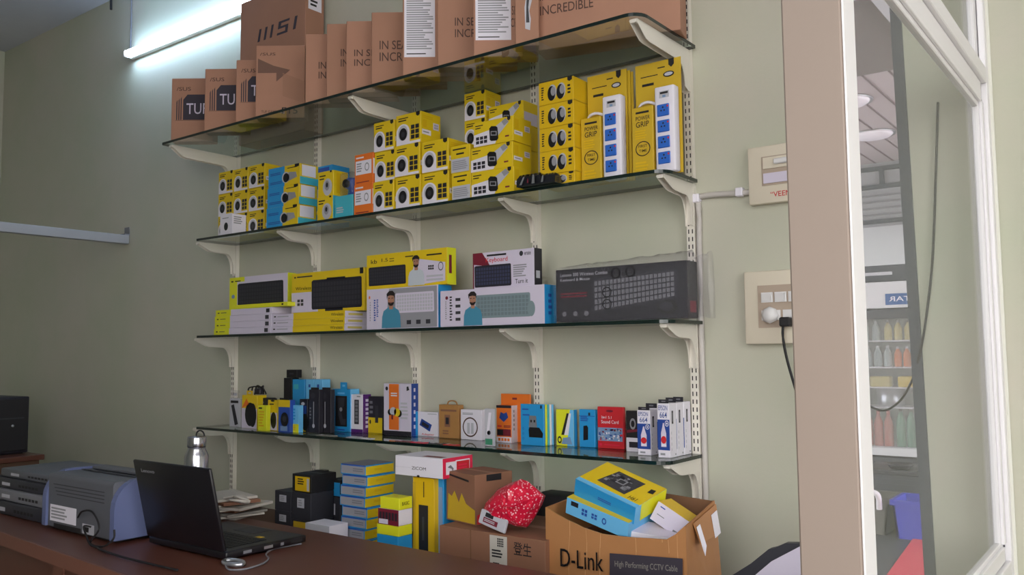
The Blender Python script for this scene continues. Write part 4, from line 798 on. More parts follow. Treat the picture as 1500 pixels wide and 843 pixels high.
sm('remote_box', 'white box with a purple side and a slim dark window', 'remote box', None, 514, 531.5, 578, 628, .045, 'white_card', rm, lambda f: [f.rect(0, 0, 1, 1, 'purple', 1), f.grid(.2, .1, .8, .9, 1, 7, 'lilac_card', 2, .4)])
sm('pen_drive_pack', 'black card with a yellow lower half, left of the white and orange box', 'blister pack', None, 539.5, 560, 581, 633, .02, 'dark_card', lambda f: [f.rect(0, 0, 1, .42, 'yellow'), f.rect(.5, .28, .72, .75, 'charcoal', 2), f.bars(.1, .5, .4, .9, 3, 'grey'), f.ell(.15, .3, .06, .06, 'ink', 2, 10)])
def tb(f):
    f.rect(.0, .0, 1, .08, 'dark_card', 1); f.rect(.2, .1, .56, .99, 'orange', 1); f.rect(.58, .1, .6, .99, 'pale_grey', 1); f.bars(.27, .74, .5, .83, 2, 'white_card', 2); f.ell(.12, .9, .05, .04, 'dark_card', 2, 10); f.poly([(.84, .86), (.94, .88), (.9, .95), (.84, .94)], 'dark_card', 2)
    f.ell(.24, .44, .08, .06, 'black', 3); f.ell(.58, .42, .09, .07, 'black', 3); f.ell(.36, .46, .12, .08, 'pale_grey', 4); f.ell(.50, .44, .11, .08, 'yellow', 4); f.rect(.3, .3, .36, .4, 'maroon', 4); f.bars(.62, .3, .9, .65, 5, 'pale_grey', 2)
sm('dash_camera_box', 'tall white box with an orange stripe, largest on the lowest shelf', 'box', None, 562, 602.5, 562, 634, .04, 'lilac_card', tb, lambda f: [f.rect(0, 0, 1, 1, 'ink_blue', 1), f.grid(.2, .1, .7, .95, 1, 6, 'lilac_card', 2, .5)])
def cr(f): f.rect(0, 0, .22, 1, 'blue_card', 1); f.poly([(.28, .45), (.36, .72), (.76, .48), (.68, .2)], 'ink_blue', 2); f.poly([(.36, .46), (.4, .6), (.66, .45), (.62, .32)], 'dark_card', 3); f.text('Adapter', .36, .03, .85, .12, 'red'); f.rect(.6, .9, .95, .94, 'pale_grey', 2)
sm('card_reader_pack', 'white pack with a tilted navy square and a blue edge, beside the tall box', 'blister pack', None, 604.5, 642, 603, 638, .015, 'white_card', cr)
sm('kraft_pack', 'gold brown pouch box with a rounded handle on top', 'pouch', None, 643, 672, 593, 640, .03, 'kraft', lambda f: [f.rect(.3, .34, .58, .7, 'card_dark', 2), f.rect(.36, .42, .52, .62, 'dark_card', 3), f.rect(.1, .8, .9, .86, 'card_dark', 2), f.bars(.2, .1, .5, .25, 2, 'card_dark', 2)], None,
   [('handle', 'front', lambda f: f.B.tube(spline([tuple(f.p(.35, 1, -20)), tuple(f.p(.42, 1.09, -20)), tuple(f.p(.6, 1.12, -20)), tuple(f.p(.78, 1.09, -20)), tuple(f.p(.85, 1, -20))]), .0028, M('kraft'), 6))])
sm('earphone_box', 'white box with a dark oval ring window, right of the gold brown pouch', 'earphone box', None, 675, 706, 600, 642, .03, 'white_card', lambda f: [f.ring(.46, .42, .36, .33, .86, 'print_brown', 2), f.rect(.32, .2, .44, .56, 'pale_grey', 2), f.rect(.5, .2, .62, .56, 'pale_grey', 2), f.bars(.1, .82, .6, .9, 2, 'mid_grey')])
sm('cable_pack', 'grey and white blister pack standing left of the orange bulb box', 'blister pack', None, 710, 723, 599, 643, .012, 'pale_grey', lambda f: [f.poly([(.2, .3), (.5, .9), (.8, .9), (.5, .3)], 'white_card', 2), f.rect(.1, .04, .9, .2, 'bottle_green', 2), f.ell(.5, .36, .2, .06, 'charcoal', 2)], lo=-.2)
def og(f): f.rect(0, .93, 1, 1, 'dark_card', 1); f.poly([(.2, .66), (.5, .55), (.8, .68), (.7, .82), (.5, .78), (.3, .82)], 'ink_blue', 2); f.bars(.08, .40, .5, .47, 1, 'red'); f.bars(.5, .4, .95, .47, 2, 'maroon'); f.rect(.05, .18, .95, .36, 'maroon', 1); f.rect(.05, .2, .45, .34, 'ink', 2); f.rect(0, 0, 1, .15, 'white_card', 1); f.grid(.1, .03, .9, .13, 4, 1, 'orange', 2)
sm('game_pad_box', 'orange box with a small navy figure and a white side, beside the blue adapter card', 'box', None, 727.5, 749.5, 594, 648, .036, 'orange', og, lambda f: [f.rect(0, 0, 1, 1, 'white_card', 1), f.bars(.3, .3, .5, .9, 5, 'mid_grey')])
F = fitb(Z4, 733, 776, 577, 625, .02, lo=-.036, hi=-.036)
pack('orange_card', 'orange card by the wall, showing above the orange box', 'card', None, (F[0]+Vector((.004, 0, 0)), F[1], .007, F[3], 0), 'orange', lambda f: f.rect(.4, .88, .56, .92, 'maroon'))
def ub(f):
    f.bars(.08, .84, .5, .9, 1, 'deep_blue', 2); f.rect(.1, .72, .4, .75, 'deep_blue', 2); f.rect(.86, .9, .93, .98, 'ink', 2)
    f.poly([(.36, .44), (.72, .40), (.68, .72), (.40, .72)], 'silver', 2); f.rect(.44, .56, .5, .62, 'ink', 3); f.rect(.58, .56, .64, .62, 'ink', 3)
    f.poly([(.38, .2), (.95, .2), (.98, .3), (.82, .44), (.4, .44), (.36, .38)], 'black', 4)
    for k in range(3): f.ring(.12, .16+.12*k, .035, .03, .7, 'deep_blue', 2, 10)
xl0 = 763
for k in range(5):
    m_ = ['blue_card', 'yellow_green', 'teal', 'white_card', 'light_blue'][k]
    F = fitb(Z4, 763, 797, 592, 650, .006, lo=-.10); 
    o = pack('adapter_card', ['blue adapter card with a large black plug-in dongle printed on it', 'lime edged card just behind the dongle card', 'teal card second behind the dongle card', 'white edged card third behind the dongle card', 'pale blue card rearmost behind the dongle card'][k], 'blister pack', 'cards stacked behind the dongle card' if k else None,
             (F[0]+Vector((.0+.001*k, .012*k, 0)), F[1], .009, F[3]*(1-.004*k), 0), m_, ub if k == 0 else None)
def yb(f): f.poly([(.62, 0), (1, 0), (1, 1), (.8, 1)], 'light_blue', 1); f.poly([(.3, .3), (.62, .9), (.74, .9), (.46, .3)], 'ink', 2); f.poly([(.46, .3), (.74, .9), (.86, .9), (.7, .3)], 'white_card', 2); f.ring(.2, .16, .12, .1, .55, 'ink', 2, 14); f.poly([(.3, .05), (.9, .05), (.8, .25), (.4, .22)], 'steel_blue', 2)
sm('cable_pack', 'yellow and pale blue pack with a coiled black cable, right of the dongle card', 'blister pack', None, 815, 841, 600, 650, .02, 'yellow_green', yb, lambda f: f.rect(0, 0, 1, 1, 'blue_card', 1))
sm('bluetooth_pack', 'small blue pack with a tiny black dongle, between the yellow pack and the red pack', 'blister pack', None, 849, 872, 600, 650, .018, 'blue_card', lambda f: [f.poly([(.26, .18), (.56, .2), (.58, .52), (.5, .58), (.28, .56)], 'black', 2), f.bars(.1, .68, .7, .82, 3, 'deep_blue', 2), f.rect(.6, .84, .72, .92, 'ink', 2), f.rect(0, .82, 1, .835, 'deep_blue', 1)])
def rp(f):
    f.text('2in1 5.1', .15, .72, .55, .78, 'white_card'); f.text('Sound Card', .15, .60, .82, .68, 'white_card'); f.ell(.48, .9, .14, .03, 'maroon', 2, 12); f.rect(.0, .18, .96, .5, 'steel_blue', 1)
    rr = random.Random(3)
    for k in range(46):
        x, y = rr.uniform(.02, .88), rr.uniform(.19, .45); f.rect(x, y, x+rr.uniform(.03, .09), y+rr.uniform(.02, .05), rr.choice(['white_card', 'red', 'ink_blue', 'maroon', 'pale_grey']), 2)
    f.rect(.06, .06, .16, .12, 'hot_red', 2); f.rect(.25, .08, .85, .1, 'hot_red', 2)
sm('sound_card_pack', 'red card pack with two lines of white lettering, left of the ink boxes', 'blister pack', None, 876, 914, 596, 653, .014, 'red', rp)
sm('converter_pack', 'black and white pack with a ring shape, half hidden behind the first ink box', 'blister pack', None, 918, 938, 602, 650, .014, 'ink', lambda f: [f.rect(0, .0, 1, .34, 'white_card', 1), f.rect(.2, .1, .9, .24, 'dark_card', 2), f.ring(.5, .68, .22, .14, .6, 'mid_grey', 2, 14), f.poly([(.0, .45), (.9, .5), (.9, .56), (.0, .52)], 'maroon', 2)], lo=-.08)
# ink boxes
def ink(f):
    f.rect(0, .14, 1, .70, 'ink_blue', 1); f.text('EPSON', .1, .87, .85, .96, 'ink_blue'); f.text('664', .2, .73, .8, .84, 'ink_blue'); f.ring(.78, .63, .16, .055, .75, 'white_card', 2, 14); f.ell(.78, .63, .06, .02, 'white_card', 2, 8)
    f.poly([(.28, .2), (.72, .2), (.72, .45), (.6, .56), (.54, .64), (.46, .64), (.4, .56), (.28, .45)], 'lilac_card', 3); f.ell(.5, .33, .22, .07, 'red', 4); f.rect(.3, .215, .7, .25, 'white_card', 4); f.bars(.2, .03, .8, .1, 1, 'mid_grey', 2)
def inkr(f): f.rect(.3, .62, .52, .86, 'dark_card', 1); f.rect(.36, .66, .46, .82, 'grey', 2); f.rect(.7, .04, .85, .07, 'mid_grey', 1); f.bars(.2, .1, .3, .5, 4, 'pale_grey', 1)
IK = [(934.5, 953.5, 601, 666, 'ink box with a slim bottle printed on navy, leftmost of the white ink boxes', 0), (964.5, 982, 591, 665, 'ink box with a pale bottle printed on navy, right of the leftmost ink box', 0)]
fi = []
for k, (a, c, yt, yb, lb, _) in enumerate(IK):
    _, F = sm('ink_box', lb, 'ink box', 'white and navy ink boxes', a, c, yt, yb, .047, 'white_card', ink, inkr, [tab(.1, 1, .95, .07, 'dark_card', 'grey')], lo=(-.15, -.175)[k]); fi.append(F)
FB = fi[1]
for k in range(2):
    Fk = (FB[0]+Vector((.0015*k, .049*(k+1), 0)), FB[1], .047, FB[3]*(1.0+.0*k), 0)
    pack('ink_box', ['white ink box directly behind the pale bottle ink box, near the last upright', 'white ink box nearest the wall, last of the right-hand row of ink boxes'][k], 'ink box', 'white and navy ink boxes', Fk, 'white_card', ink, inkr, parts=[tab(.1, 1, .95, .09, 'dark_card', 'grey')])
FA = fi[0]
pack('ink_box', 'ink box behind the leftmost ink box, only its dark tab showing above', 'ink box', 'white and navy ink boxes', (FA[0]+Vector((.0, .05, 0)), FA[1], .047, FA[3]*1.03, 0), 'white_card', ink, inkr, parts=[tab(.1, 1, .95, .1, 'dark_card', 'grey')])
# leaflets and cards lying flat along the front
LF = [(484, 515, 636, 'paper_grey', 'grey leaflet lying under the blue window box'), (520, 545, 640, 'pale_grey', 'pale leaflet lying before the purple-sided box'), (548, 560, 641, 'white_card', 'small white slip lying before the yellow and black card'),
      (603, 628, 644, 'maroon', 'maroon memory card pack lying flat before the navy square pack'), (630, 652, 645, 'hot_red', 'bright red memory card pack lying flat before the gold brown pouch'), (655, 676, 647, 'dark_card', 'dark memory card pack lying flat before the oval ring box'), (680, 700, 648, 'red', 'red memory card pack lying flat at the right of the flat packs')]
for k, (a, c, y, m_, lb) in enumerate(LF):
    A = atZ(a, y, Z4); Bq = atZ(c, y+1, Z4); y0 = -.252 if k > 2 else -.25
    b = MB(); b.box(0, Bq.x-A.x, 0, .028, 0, .0022, m_); f = Face(b, (0, 0, .0022), (1, 0, 0), (0, 1, 0), Bq.x-A.x, .028)
    f.rect(.08, .2, .3, .8, 'white_card', .5); f.rect(.5, .3, .9, .5, 'pale_grey', .5); f.rect(.5, .62, .7, .8, 'ink', .5)
    ob = b.build('leaflet' if k < 3 else 'memory_card_pack', None, (A.x, y0, Z4)); tag(ob, lb, 'leaflet' if k < 3 else 'card pack', 'flat leaflets and card packs')
# ------------------------------------------------------------------ low bench along the wall and what stands on it
BZ = .74
bn = empty('storage_bench', (-2.3, -.32, 0), 'low wooden bench along the wall behind the counter, carrying cartons and box stacks', 'bench')
b = MB(); b.box(-3.75, -.93, -.66, -.03, BZ-.03, BZ, 'bench_wood', .002); b.xf(Matrix.Translation((2.3, .32, 0))); b.build('top', bn)
for x in (-3.7, -2.35, -.98):
    for y in (-.62, -.08):
        b = MB(); b.box(-.03, .03, -.03, .03, 0, BZ-.0305, 'bench_wood'); b.build('leg', bn, (x+2.3, y+.32, 0))
def bk(Y, xl, xr, yt, d, name, label, cat, grp, base, front=None, right=None, top=None, parts=(), z=BZ+.0005, xs=None, rz=0):
    F = fit(z, Y, xl, xr, yt, rz, xs, d); return pack(name, label, cat, grp, F, base, front, right, top, parts=parts), F
def sq(f): f.rect(.34, .56, .66, .86, 'pale_grey', 1); f.bars(.4, .6, .6, .82, 3, 'mid_grey', 2)
# dark little cartons
Fd = fit(BZ, -.48, 402, 426, 718, d=.11); nd = 4; hd_ = Fd[3]/nd
Fd = fit(BZ+.0005, -.48, 402, 425.5, 718, d=.11); hd_ = .073; base_h = Fd[3]-2*hd_
o = MB().box(0, Fd[1]*2.3, 0, .12, 0, base_h-.001, 'dark_card', .003).build('dark_carton', None, (Fd[0].x, -.475, BZ+.0005)); tag(o, 'dark carton low on the bench, under the small charcoal boxes', 'carton')
for r_ in range(2): pack('charcoal_box', f'small charcoal box with a pale square sticker, left column, {["lower", "upper"][r_]} one', 'box', 'small charcoal boxes with square stickers', (Fd[0]+Vector((0, 0, base_h+r_*hd_)), Fd[1], .11, hd_-.001, 0), 'charcoal', None, parts=[('sticker', 'front', lambda f: [plate(f, .3, .45, .72, .8, 'pale_grey'), f.bars(.36, .5, .66, .76, 3, 'mid_grey', 3)])])
Fe = fit(BZ+.0005+base_h, -.48, 427, 455, 720, d=.11)
pack('charcoal_box', 'charcoal box with a pale square sticker, right column beneath the yellow-labelled box', 'box', 'small charcoal boxes with square stickers', (Fe[0]+Vector((0, 0, Fe[3]-.102)), Fe[1], .11, .101, 0), 'charcoal', None, parts=[('sticker', 'front', lambda f: [plate(f, .3, .45, .66, .80, 'pale_grey'), f.bars(.36, .5, .6, .76, 3, 'mid_grey', 3)])])
pack('yellow_label_box', 'dull yellow box under the right charcoal box', 'box', None, (Fe[0], Fe[1], .11, Fe[3]-.103, 0), 'charcoal', lambda f: f.rect(.1, .2, 1, .9, 'gold_card'))
ZE = BZ+.0005+base_h+Fe[3]
Ff = fit(ZE, -.475, 428, 456, 694, d=.12); 
pack('adapter_carton', 'black box with a yellow front label, topping the charcoal boxes', 'box', None, (Ff[0], Ff[1], .12, Ff[3], 0), 'ink', None, None, lambda f: f.rect(0, .4, 1, .6, 'charcoal'), parts=[('front_label', 'front', lambda f: [plate(f, .16, .06, .92, .88, 'yellow_deep'), f.bars(.3, .4, .7, .8, 3, 'ink', 3), f.rect(.78, .1, .9, .8, 'pale_grey', 3)])])
# glossy black bag leaning there
A = atY(461, 688, -.31); Bq = atY(479, 760, -.31)
b = MB(); n = 10; prof = []
for i in range(n+1):
    t = i/n; wv = .032*(1-.12*t)+.003*math.sin(t*9); prof.append([(wv*math.cos(a)*(1+.08*math.sin(3*a+t*5)), .028*math.sin(a)*(1+.1*math.cos(2*a+t*7)), t) for a in [2*math.pi*k/14 for k in range(14)]])
HB = A.z-BZ
vs = [(x+(.004*z if z > .6 else 0), y, z*HB) for r0 in prof for x, y, z in r0]
b.add(vs, [(i*14+k, i*14+(k+1) % 14, (i+1)*14+(k+1) % 14, (i+1)*14+k) for i in range(n) for k in range(14)], 'shrink_black', True); b.add(vs[-14:], [tuple(range(14))], 'shrink_black'); b.add(vs[:14], [tuple(range(13, -1, -1))], 'shrink_black')
o = b.build('plastic_bag', None, ((A.x+Bq.x)/2, -.31, BZ+.0005)); tag(o, 'tall glossy black plastic bag beside the charcoal boxes', 'bag')
Fg = fit(BZ+.0005, -.365, 476, 498, 727, d=.12); zz = .13
pack('charcoal_box', 'charcoal box with a pale square sticker, beside the tall stack of blue-edged boxes', 'box', 'small charcoal boxes with square stickers', (Fg[0], Fg[1], .12, Fg[3], 0), 'charcoal', lambda f: None, parts=[('sticker', 'front', lambda f: plate(f, .25, .62, .68, .86, 'pale_grey'))])
Fh = fit(BZ+.0005+Fg[3], -.365, 480, 498, 702, d=.11)
pack('blue_label_box', 'black box with a blue label, on the charcoal box by the tall stack', 'box', None, (Fh[0], Fh[1], .11, Fh[3]-.001, 0), 'ink', lambda f: [f.rect(.25, .08, 1, .86, 'blue_card'), f.rect(.02, .15, .2, .8, 'paper')])
# flat white box in front
Fw = fit(BZ+.0005, -.60, 447, 482, 766, d=.08, xs=499)
pack('white_box', 'flat white box beside the foot of the tall stack', 'box', None, (Fw[0], Fw[1], .085, Fw[3], 0), 'white_card', lambda f: f.rect(0, 0, 1, 1, 'pale_grey', .5), None)
# tall stack of blue-edged boxes
Fs = fit(BZ+.0005, -.50, 499, 536, 679, d=.2, xs=577); nS = 9; hS = Fs[3]/nS
for r_ in range(nS):
    def sf(f): f.rect(.03, .1, .97, .86, 'mid_grey', 1); f.bars(.5, .3, .9, .7, 2, 'grey', 2); f.rect(.05, .88, 1, 1, 'deep_blue', 1)
    def sr(f): f.rect(0, .06, 1, .88, 'yellow', 1); f.bars(.3, .3, .7, .7, 1, 'yellow_deep', 2)
    pack('network_box', f'flat blue-edged box with a yellow side, {(["bottom", "second", "third", "fourth", "fifth", "sixth", "seventh", "eighth"]+["topmost"])[r_]} of the tall stack', 'box', 'flat boxes in the tall stack', (Fs[0]+Vector((.004*math.sin(r_*2.1), .003*math.cos(r_*1.7), r_*hS)), Fs[1], min(Fs[2], .24), hS-.0008, 0), 'blue_card', sf, sr, (lambda f: f.rect(0, 0, 1, 1, 'grey', .5)) if r_ == nS-1 else None)
# short stack
ST = [(552, 583, 782, 'blue_card', 'blue printed box, lowest of the short stack', lambda f: f.bars(.1, .2, .8, .8, 3, 'light_blue')), (552, 584, 767, 'yellow_green', 'lime box, third from the top of the short stack', None), (554, 584, 744, 'white_card', 'white box with dark print, second from the top of the short stack', lambda f: [f.rect(0, 0, 1, 1, 'maroon'), f.grid(.05, .2, .95, .9, 6, 1, 'dark_card', 2, .3), f.rect(.05, .05, .5, .35, 'lilac_card', 3)]), (557, 585, 727, 'yellow_green', 'lime box with dark lettering on its end, topping the short stack', None)]
zz = BZ+.0005; Y = -.60
for k, (a, c, yt, m_, lb, fn) in enumerate(ST):
    F = fit(zz, Y, a, c, yt, d=.10, xs=604)
    pack('accessory_box', lb, 'box', 'boxes of the short stack', (F[0], F[1], min(F[2], .16), F[3]-.0008, 0), m_, fn, (lambda f: f.text('BASIC', .2, .35, .75, .65, 'ink')) if k == 3 else ((lambda f: f.rect(.05, .1, .95, .9, 'white_card')) if k == 2 else None), (lambda f: [f.ell(.5, .5, .1, .1, 'yellow_deep', 1, 12)]) if k == 3 else None)
    zz += F[3]
# tall standing boxes and the white box across them
def ty(f): f.rect(.28, .14, .72, .72, 'ink', 1); f.rect(.44, .36, .54, .6, 'charcoal', 2); f.rect(.5, .8, .54, .96, 'ink', 1); f.rect(0, .05, .14, .95, 'gold_card', 1)
_, Fy = bk(-.52, 605, 636.5, 699, .12, 'speaker_carton', 'tall yellow box with a black window under the white flat box', 'box', None, 'yellow_deep', ty)
_, Fb_ = bk(-.50, 638, 650, 699, .11, 'speaker_carton', 'tall blue box beside the tall yellow box', 'box', None, 'blue_card', lambda f: f.rect(.1, .1, .9, .9, 'steel_blue'))
zt = BZ+.0005+max(Fy[3], Fb_[3])+.001
Fz = fit(zt, -.535, 579, 648.5, 667, d=.24, xs=692)
o = pack('dvr_box', 'white flat box with a red end lying across the tall yellow and blue boxes', 'box', None, (Fz[0], Fz[1], min(Fz[2], .3), Fz[3], 0), 'white_card', lambda f: [f.text('ZICOM', .36, .34, .66, .5, 'ink'), f.ell(.5, .03, .03, .06, 'ink', 2, 10), f.rect(.0, .42, .34, .43, 'pale_grey')],
     lambda f: [f.rect(0, 0, 1, 1, 'hot_red', 1), f.rect(.1, .18, .42, .8, 'white_card', 2), f.poly([(.15, .55), (.25, .65), (.35, .45), (.32, .3), (.28, .45)], 'grey', 3), f.rect(.42, .14, .9, .84, 'white_card', 2), f.rect(.45, .2, .88, .78, 'red', 3), f.bars(.5, .35, .8, .65, 2, 'hot_red', 4)], lambda f: f.rect(.5, .1, .9, .3, 'maroon'))
# lower brown carton with a label and two characters
_, Fc = bk(-.58, 644, 800, 770, .30, 'parcel_carton', 'long brown parcel carton with a white label, under the open top carton', 'carton', None, 'card_dark', lambda f: [f.rect(.31, 0, .32, 1, 'carton_in'), f.text('\u767b\u751f', .72, .72, .88, .92, 'ink')], None, lambda f: [f.rect(0, .44, 1, .54, 'card_brown_b')],
   [('shipping_label', 'front', lambda f: [plate(f, .50, .46, .66, .97, 'paper'), f.grid(.57, .8, .63, .94, 4, 4, 'ink', 3), f.bars(.52, .62, .64, .76, 3, 'ink', 3), f.bars(.53, .5, .62, .56, 1, 'ink', 3)])])
ZP = BZ+.0005+Fc[3]+.001
# opened carton on top
Fo = fit(ZP, -.53, 655, 697, 690, rz=.0, d=.22)
RZo = -.22
Fo = fit(ZP, -.50, 654, 696, 690, RZo, d=.15); Fo = (Fo[0], Fo[1], .15, Fo[3], RZo)
pack('opened_carton', 'brown carton with yellow print on its foot, on the long parcel carton', 'carton', None, Fo, 'card_dark', lambda f: [f.poly([(.05, .03), (1, .03), (1, .3), (.7, .4), (.55, .6), (.45, .4), (.3, .62), (.2, .5), (.08, .55)], 'gold_card'), f.poly([(.0, .93), (.8, .84), (.8, .88), (.0, .97)], 'ink', 2)], lambda f: [f.poly([(.05, .02), (.6, .02), (.3, .25), (.05, .2)], 'red'), f.rect(.3, .85, .7, .98, 'ink')], lambda f: f.poly([(0, .42), (1, .42), (1, .55), (0, .55)], 'card_brown_b'))
# red patterned bag
mp = bpy.data.materials.new('red_print'); mp.use_nodes = True; nt = mp.node_tree; p = nt.nodes['Principled BSDF']; tc = nt.nodes.new('ShaderNodeTexCoord'); vo = nt.nodes.new('ShaderNodeTexVoronoi'); vo.inputs['Scale'].default_value = 120
cr = nt.nodes.new('ShaderNodeValToRGB'); cr.color_ramp.elements[0].position = .24; cr.color_ramp.elements[0].color = (*lin((240, 190, 200)), 1); cr.color_ramp.elements[1].position = .34; cr.color_ramp.elements[1].color = (*lin((214, 24, 60)), 1)
nt.links.new(tc.outputs['Object'], vo.inputs['Vector']); nt.links.new(vo.outputs['Distance'], cr.inputs[0]); nt.links.new(cr.outputs[0], p.inputs['Base Color']); p.inputs['Roughness'].default_value = .35; MATS['red_print'] = mp
def bag_at(px, Y): return atY(px[0], px[1], Y)
out = [(712, 748), (716, 735), (728, 718), (745, 709), (762, 702), (772, 706), (785, 716), (798, 727), (793, 742), (784, 757), (775, 772), (768, 774), (748, 768), (727, 760)]
cen = atY(757, 737, -.52)
b = MB(); ring0 = [atY(x, y, -.52) for x, y in out]; n = len(ring0)
minz = min(q.z for q in ring0); lift = max(0, ZP+.002-minz)
layers = []
for (t, off) in ((1.0, 0), (.86, -.03), (.62, -.052), (.3, -.06), (.05, -.062)):
    layers.append([Vector((cen.x+(q.x-cen.x)*t+random.uniform(-.004, .004), -.52+off+random.uniform(-.006, .006), cen.z+lift+(q.z-cen.z)*t)) for q in ring0])
back = [[Vector((cen.x+(q.x-cen.x)*t, -.52+off, cen.z+lift+(q.z-cen.z)*t)) for q in ring0] for (t, off) in ((.85, .025), (.5, .04), (.05, .045))]
allr = list(reversed(back))+layers
vs = [q for r0 in allr for q in r0]
for q in vs: q.z = max(q.z, ZP+.001)
b.add(vs, [(i*n+k, (i+1)*n+k, (i+1)*n+(k+1) % n, i*n+(k+1) % n) for i in range(len(allr)-1) for k in range(n)], 'red_print', False)
b.add(allr[-1], [tuple(range(n))], 'red_print'); b.add(allr[0], [tuple(range(n-1, -1, -1))], 'red_print')
o = b.build('gift_bag', None); tag(o, 'bright red patterned bag slumped on the long parcel carton', 'bag')
# white printed sleeve leaning against the bag
A, Bq = atY(706, 752, -.565), atY(748, 770, -.565)
b = MB(); b.box(0, .10, 0, .010, 0, .042, 'pale_grey', .002); f = Face(b, (0, 0, 0), (1, 0, 0), (0, 0, 1), .10, .042); f.rect(.16, .2, .7, .55, 'maroon'); f.bars(.2, .28, .6, .48, 2, 'pale_grey', 2); f.rect(.2, .6, .5, .9, 'ink')
o = b.build('printed_sleeve', None, (A.x-.004, -.5795, ZP+.024), rot=(math.radians(-8), math.radians(13), 0)); tag(o, 'white sleeve with maroon print propped in front of the red bag', 'sleeve')
# dark bag behind the big carton
b = MB(); A = atY(806, 722, -.22)
b.box(A.x-.06, A.x+.13, -.27, -.14, BZ, A.z, 'ink', .03, 3); o = b.build('black_bag', None, (0, 0, .0005)); tag(o, 'black bag standing by the wall between the red bag and the big open carton', 'bag')
# ------------------------------------------------------------------ big open carton at the right
YC = -.56
tops = [(801, 744), (812, 752), (831, 763), (857, 774), (881, 783), (905, 786), (930, 788), (955, 790), (976, 791), (990, 783), (1002, 772)]
T = [atY(x, y, YC) for x, y in tops]
xa, xb = T[0].x, T[-1].x
YB2 = -.30; rb = atY(1047, 734, YB2); xr_ = atY(1060, 843, YB2).x
zb_back = rb.z
bc = empty('open_carton', ((xa+xb)/2, (YC+YB2)/2, BZ+.0005), 'big open brown carton with bold black lettering, crammed with boxes', 'carton')
Oc = Vector(((xa+xb)/2, (YC+YB2)/2, BZ+.0005)); H0 = BZ+.0005
def cp(name, fn, par=bc):
    b = MB(); fn(b); b.xf(Matrix.Translation(-Oc)); return b.build(name, par)
def frontwall(b):
    n = len(T); rows = 6
    def pt(i, j, o): # outer / inner sheet, a little bowed and creased
        q = T[i]; t = j/rows; bow = -.012*math.sin(math.pi*i/(n-1))*math.sin(math.pi*min(t+.2, 1)) + .003*math.sin(i*2.3+j*1.7)*(0 < i < n-1)
        return Vector((q.x, YC+bow+o, H0+(q.z-H0)*t))
    for o, flip in ((0, False), (.005, True)):
        vs = [pt(i, j, o) for j in range(rows+1) for i in range(n)]
        fs = [(j*n+i, j*n+i+1, (j+1)*n+i+1, (j+1)*n+i) for j in range(rows) for i in range(n-1)]
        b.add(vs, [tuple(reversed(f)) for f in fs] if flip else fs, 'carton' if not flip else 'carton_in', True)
    for i, du_ in ((2, .006), (3, .004), (4, -.004), (6, .003), (8, .005), (8, -.012), (9, .004)):  # pale strips: creases, with the tape's shine painted in
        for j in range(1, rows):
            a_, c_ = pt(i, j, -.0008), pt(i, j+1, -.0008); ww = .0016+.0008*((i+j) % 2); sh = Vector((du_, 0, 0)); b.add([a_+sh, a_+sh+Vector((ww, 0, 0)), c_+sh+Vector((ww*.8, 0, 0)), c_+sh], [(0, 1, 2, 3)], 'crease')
    b.add([pt(i, rows, 0) for i in range(n)]+[pt(i, rows, .005) for i in range(n)], [(i, i+1, n+i+1, n+i) for i in range(n-1)], 'kraft')
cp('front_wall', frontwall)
def sidewall(x, zf, zb, m_out=1):
    def fn(b):
        xt, xl_ = (rb.x, xr_) if zb == zb_back else (x, x)
        P = [(x, YC, H0), (xl_, YB2, H0), (xt, YB2, zb), (x*.35+xt*.65, (YC*.35+YB2*.65), (zf*.42+zb*.58)), (x, YC, zf)]
        b.prism(P, (-.005, 0, 0), 'carton')
        Q = [(x-.0052, y, z) for _, y, z in P]
    return fn
cp('side_wall', sidewall(xb+.005, T[-1].z, zb_back)); cp('side_wall', sidewall(xa, T[0].z, T[0].z+.02))
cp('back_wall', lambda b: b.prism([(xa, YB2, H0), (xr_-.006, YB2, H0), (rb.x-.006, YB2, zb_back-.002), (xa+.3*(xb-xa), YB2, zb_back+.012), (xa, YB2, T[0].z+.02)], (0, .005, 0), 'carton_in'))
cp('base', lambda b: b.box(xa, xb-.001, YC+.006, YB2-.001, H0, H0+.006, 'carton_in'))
def flap(b):
    e0, e1 = Vector((xb+.007, YC, T[-1].z-.006)), Vector((rb.x+.003, YB2, zb_back-.008)); p0, p1 = e0.lerp(e1, .2), e0.lerp(e1, .97)
    q1, q0 = p1+Vector((.016, -.012, -.075)), p0+Vector((.010, .02, -.055))
    b.prism([p0, q0, q1, p1], (.003, 0, .002), 'carton')
cp('flap', flap)
def stick(b):
    e0, e1 = Vector((xb+.007, YC, T[-1].z-.006)), Vector((rb.x+.003, YB2, zb_back-.008)); p0 = e0.lerp(e1, .72)+Vector((.008, 0, -.012)); dv = (e1-e0)*.2; b.prism([p0, p0+dv, p0+dv+Vector((.010, 0, -.06)), p0+Vector((.010, 0, -.06))], (.001, 0, 0), 'white_card')
def tape(b):
    p0 = Vector((xb+.008, YC+.055, T[-1].z-.01)); b.prism([p0, p0+Vector((.0, .02, .005)), p0+Vector((.012, .03, -.05)), p0+Vector((.012, .022, -.075)), p0+Vector((.012, .012, -.06))], (.001, 0, 0), 'white_card')
cp('torn_tape', tape); cp('barcode_sticker', stick)
def cface(b):
    # lettering follows the bowed front: small pieces set just proud of it
    zl = lambda x, y: atY(x, y, YC-.0155)
    a, c = zl(820, 832), zl(885, 815); 
    A = zl(821, 830); B_ = zl(884, 838)
    f = Face(b, (A.x, YC-.0155, A.z), (1, 0, (B_.z-A.z)/(B_.x-A.x)), (0, 0, 1), B_.x-A.x, atY(821, 804, YC-.0155).z-A.z); f.text('D-Link', 0, 0, 1, 1, 'black', 1)
cp('lettering', cface)
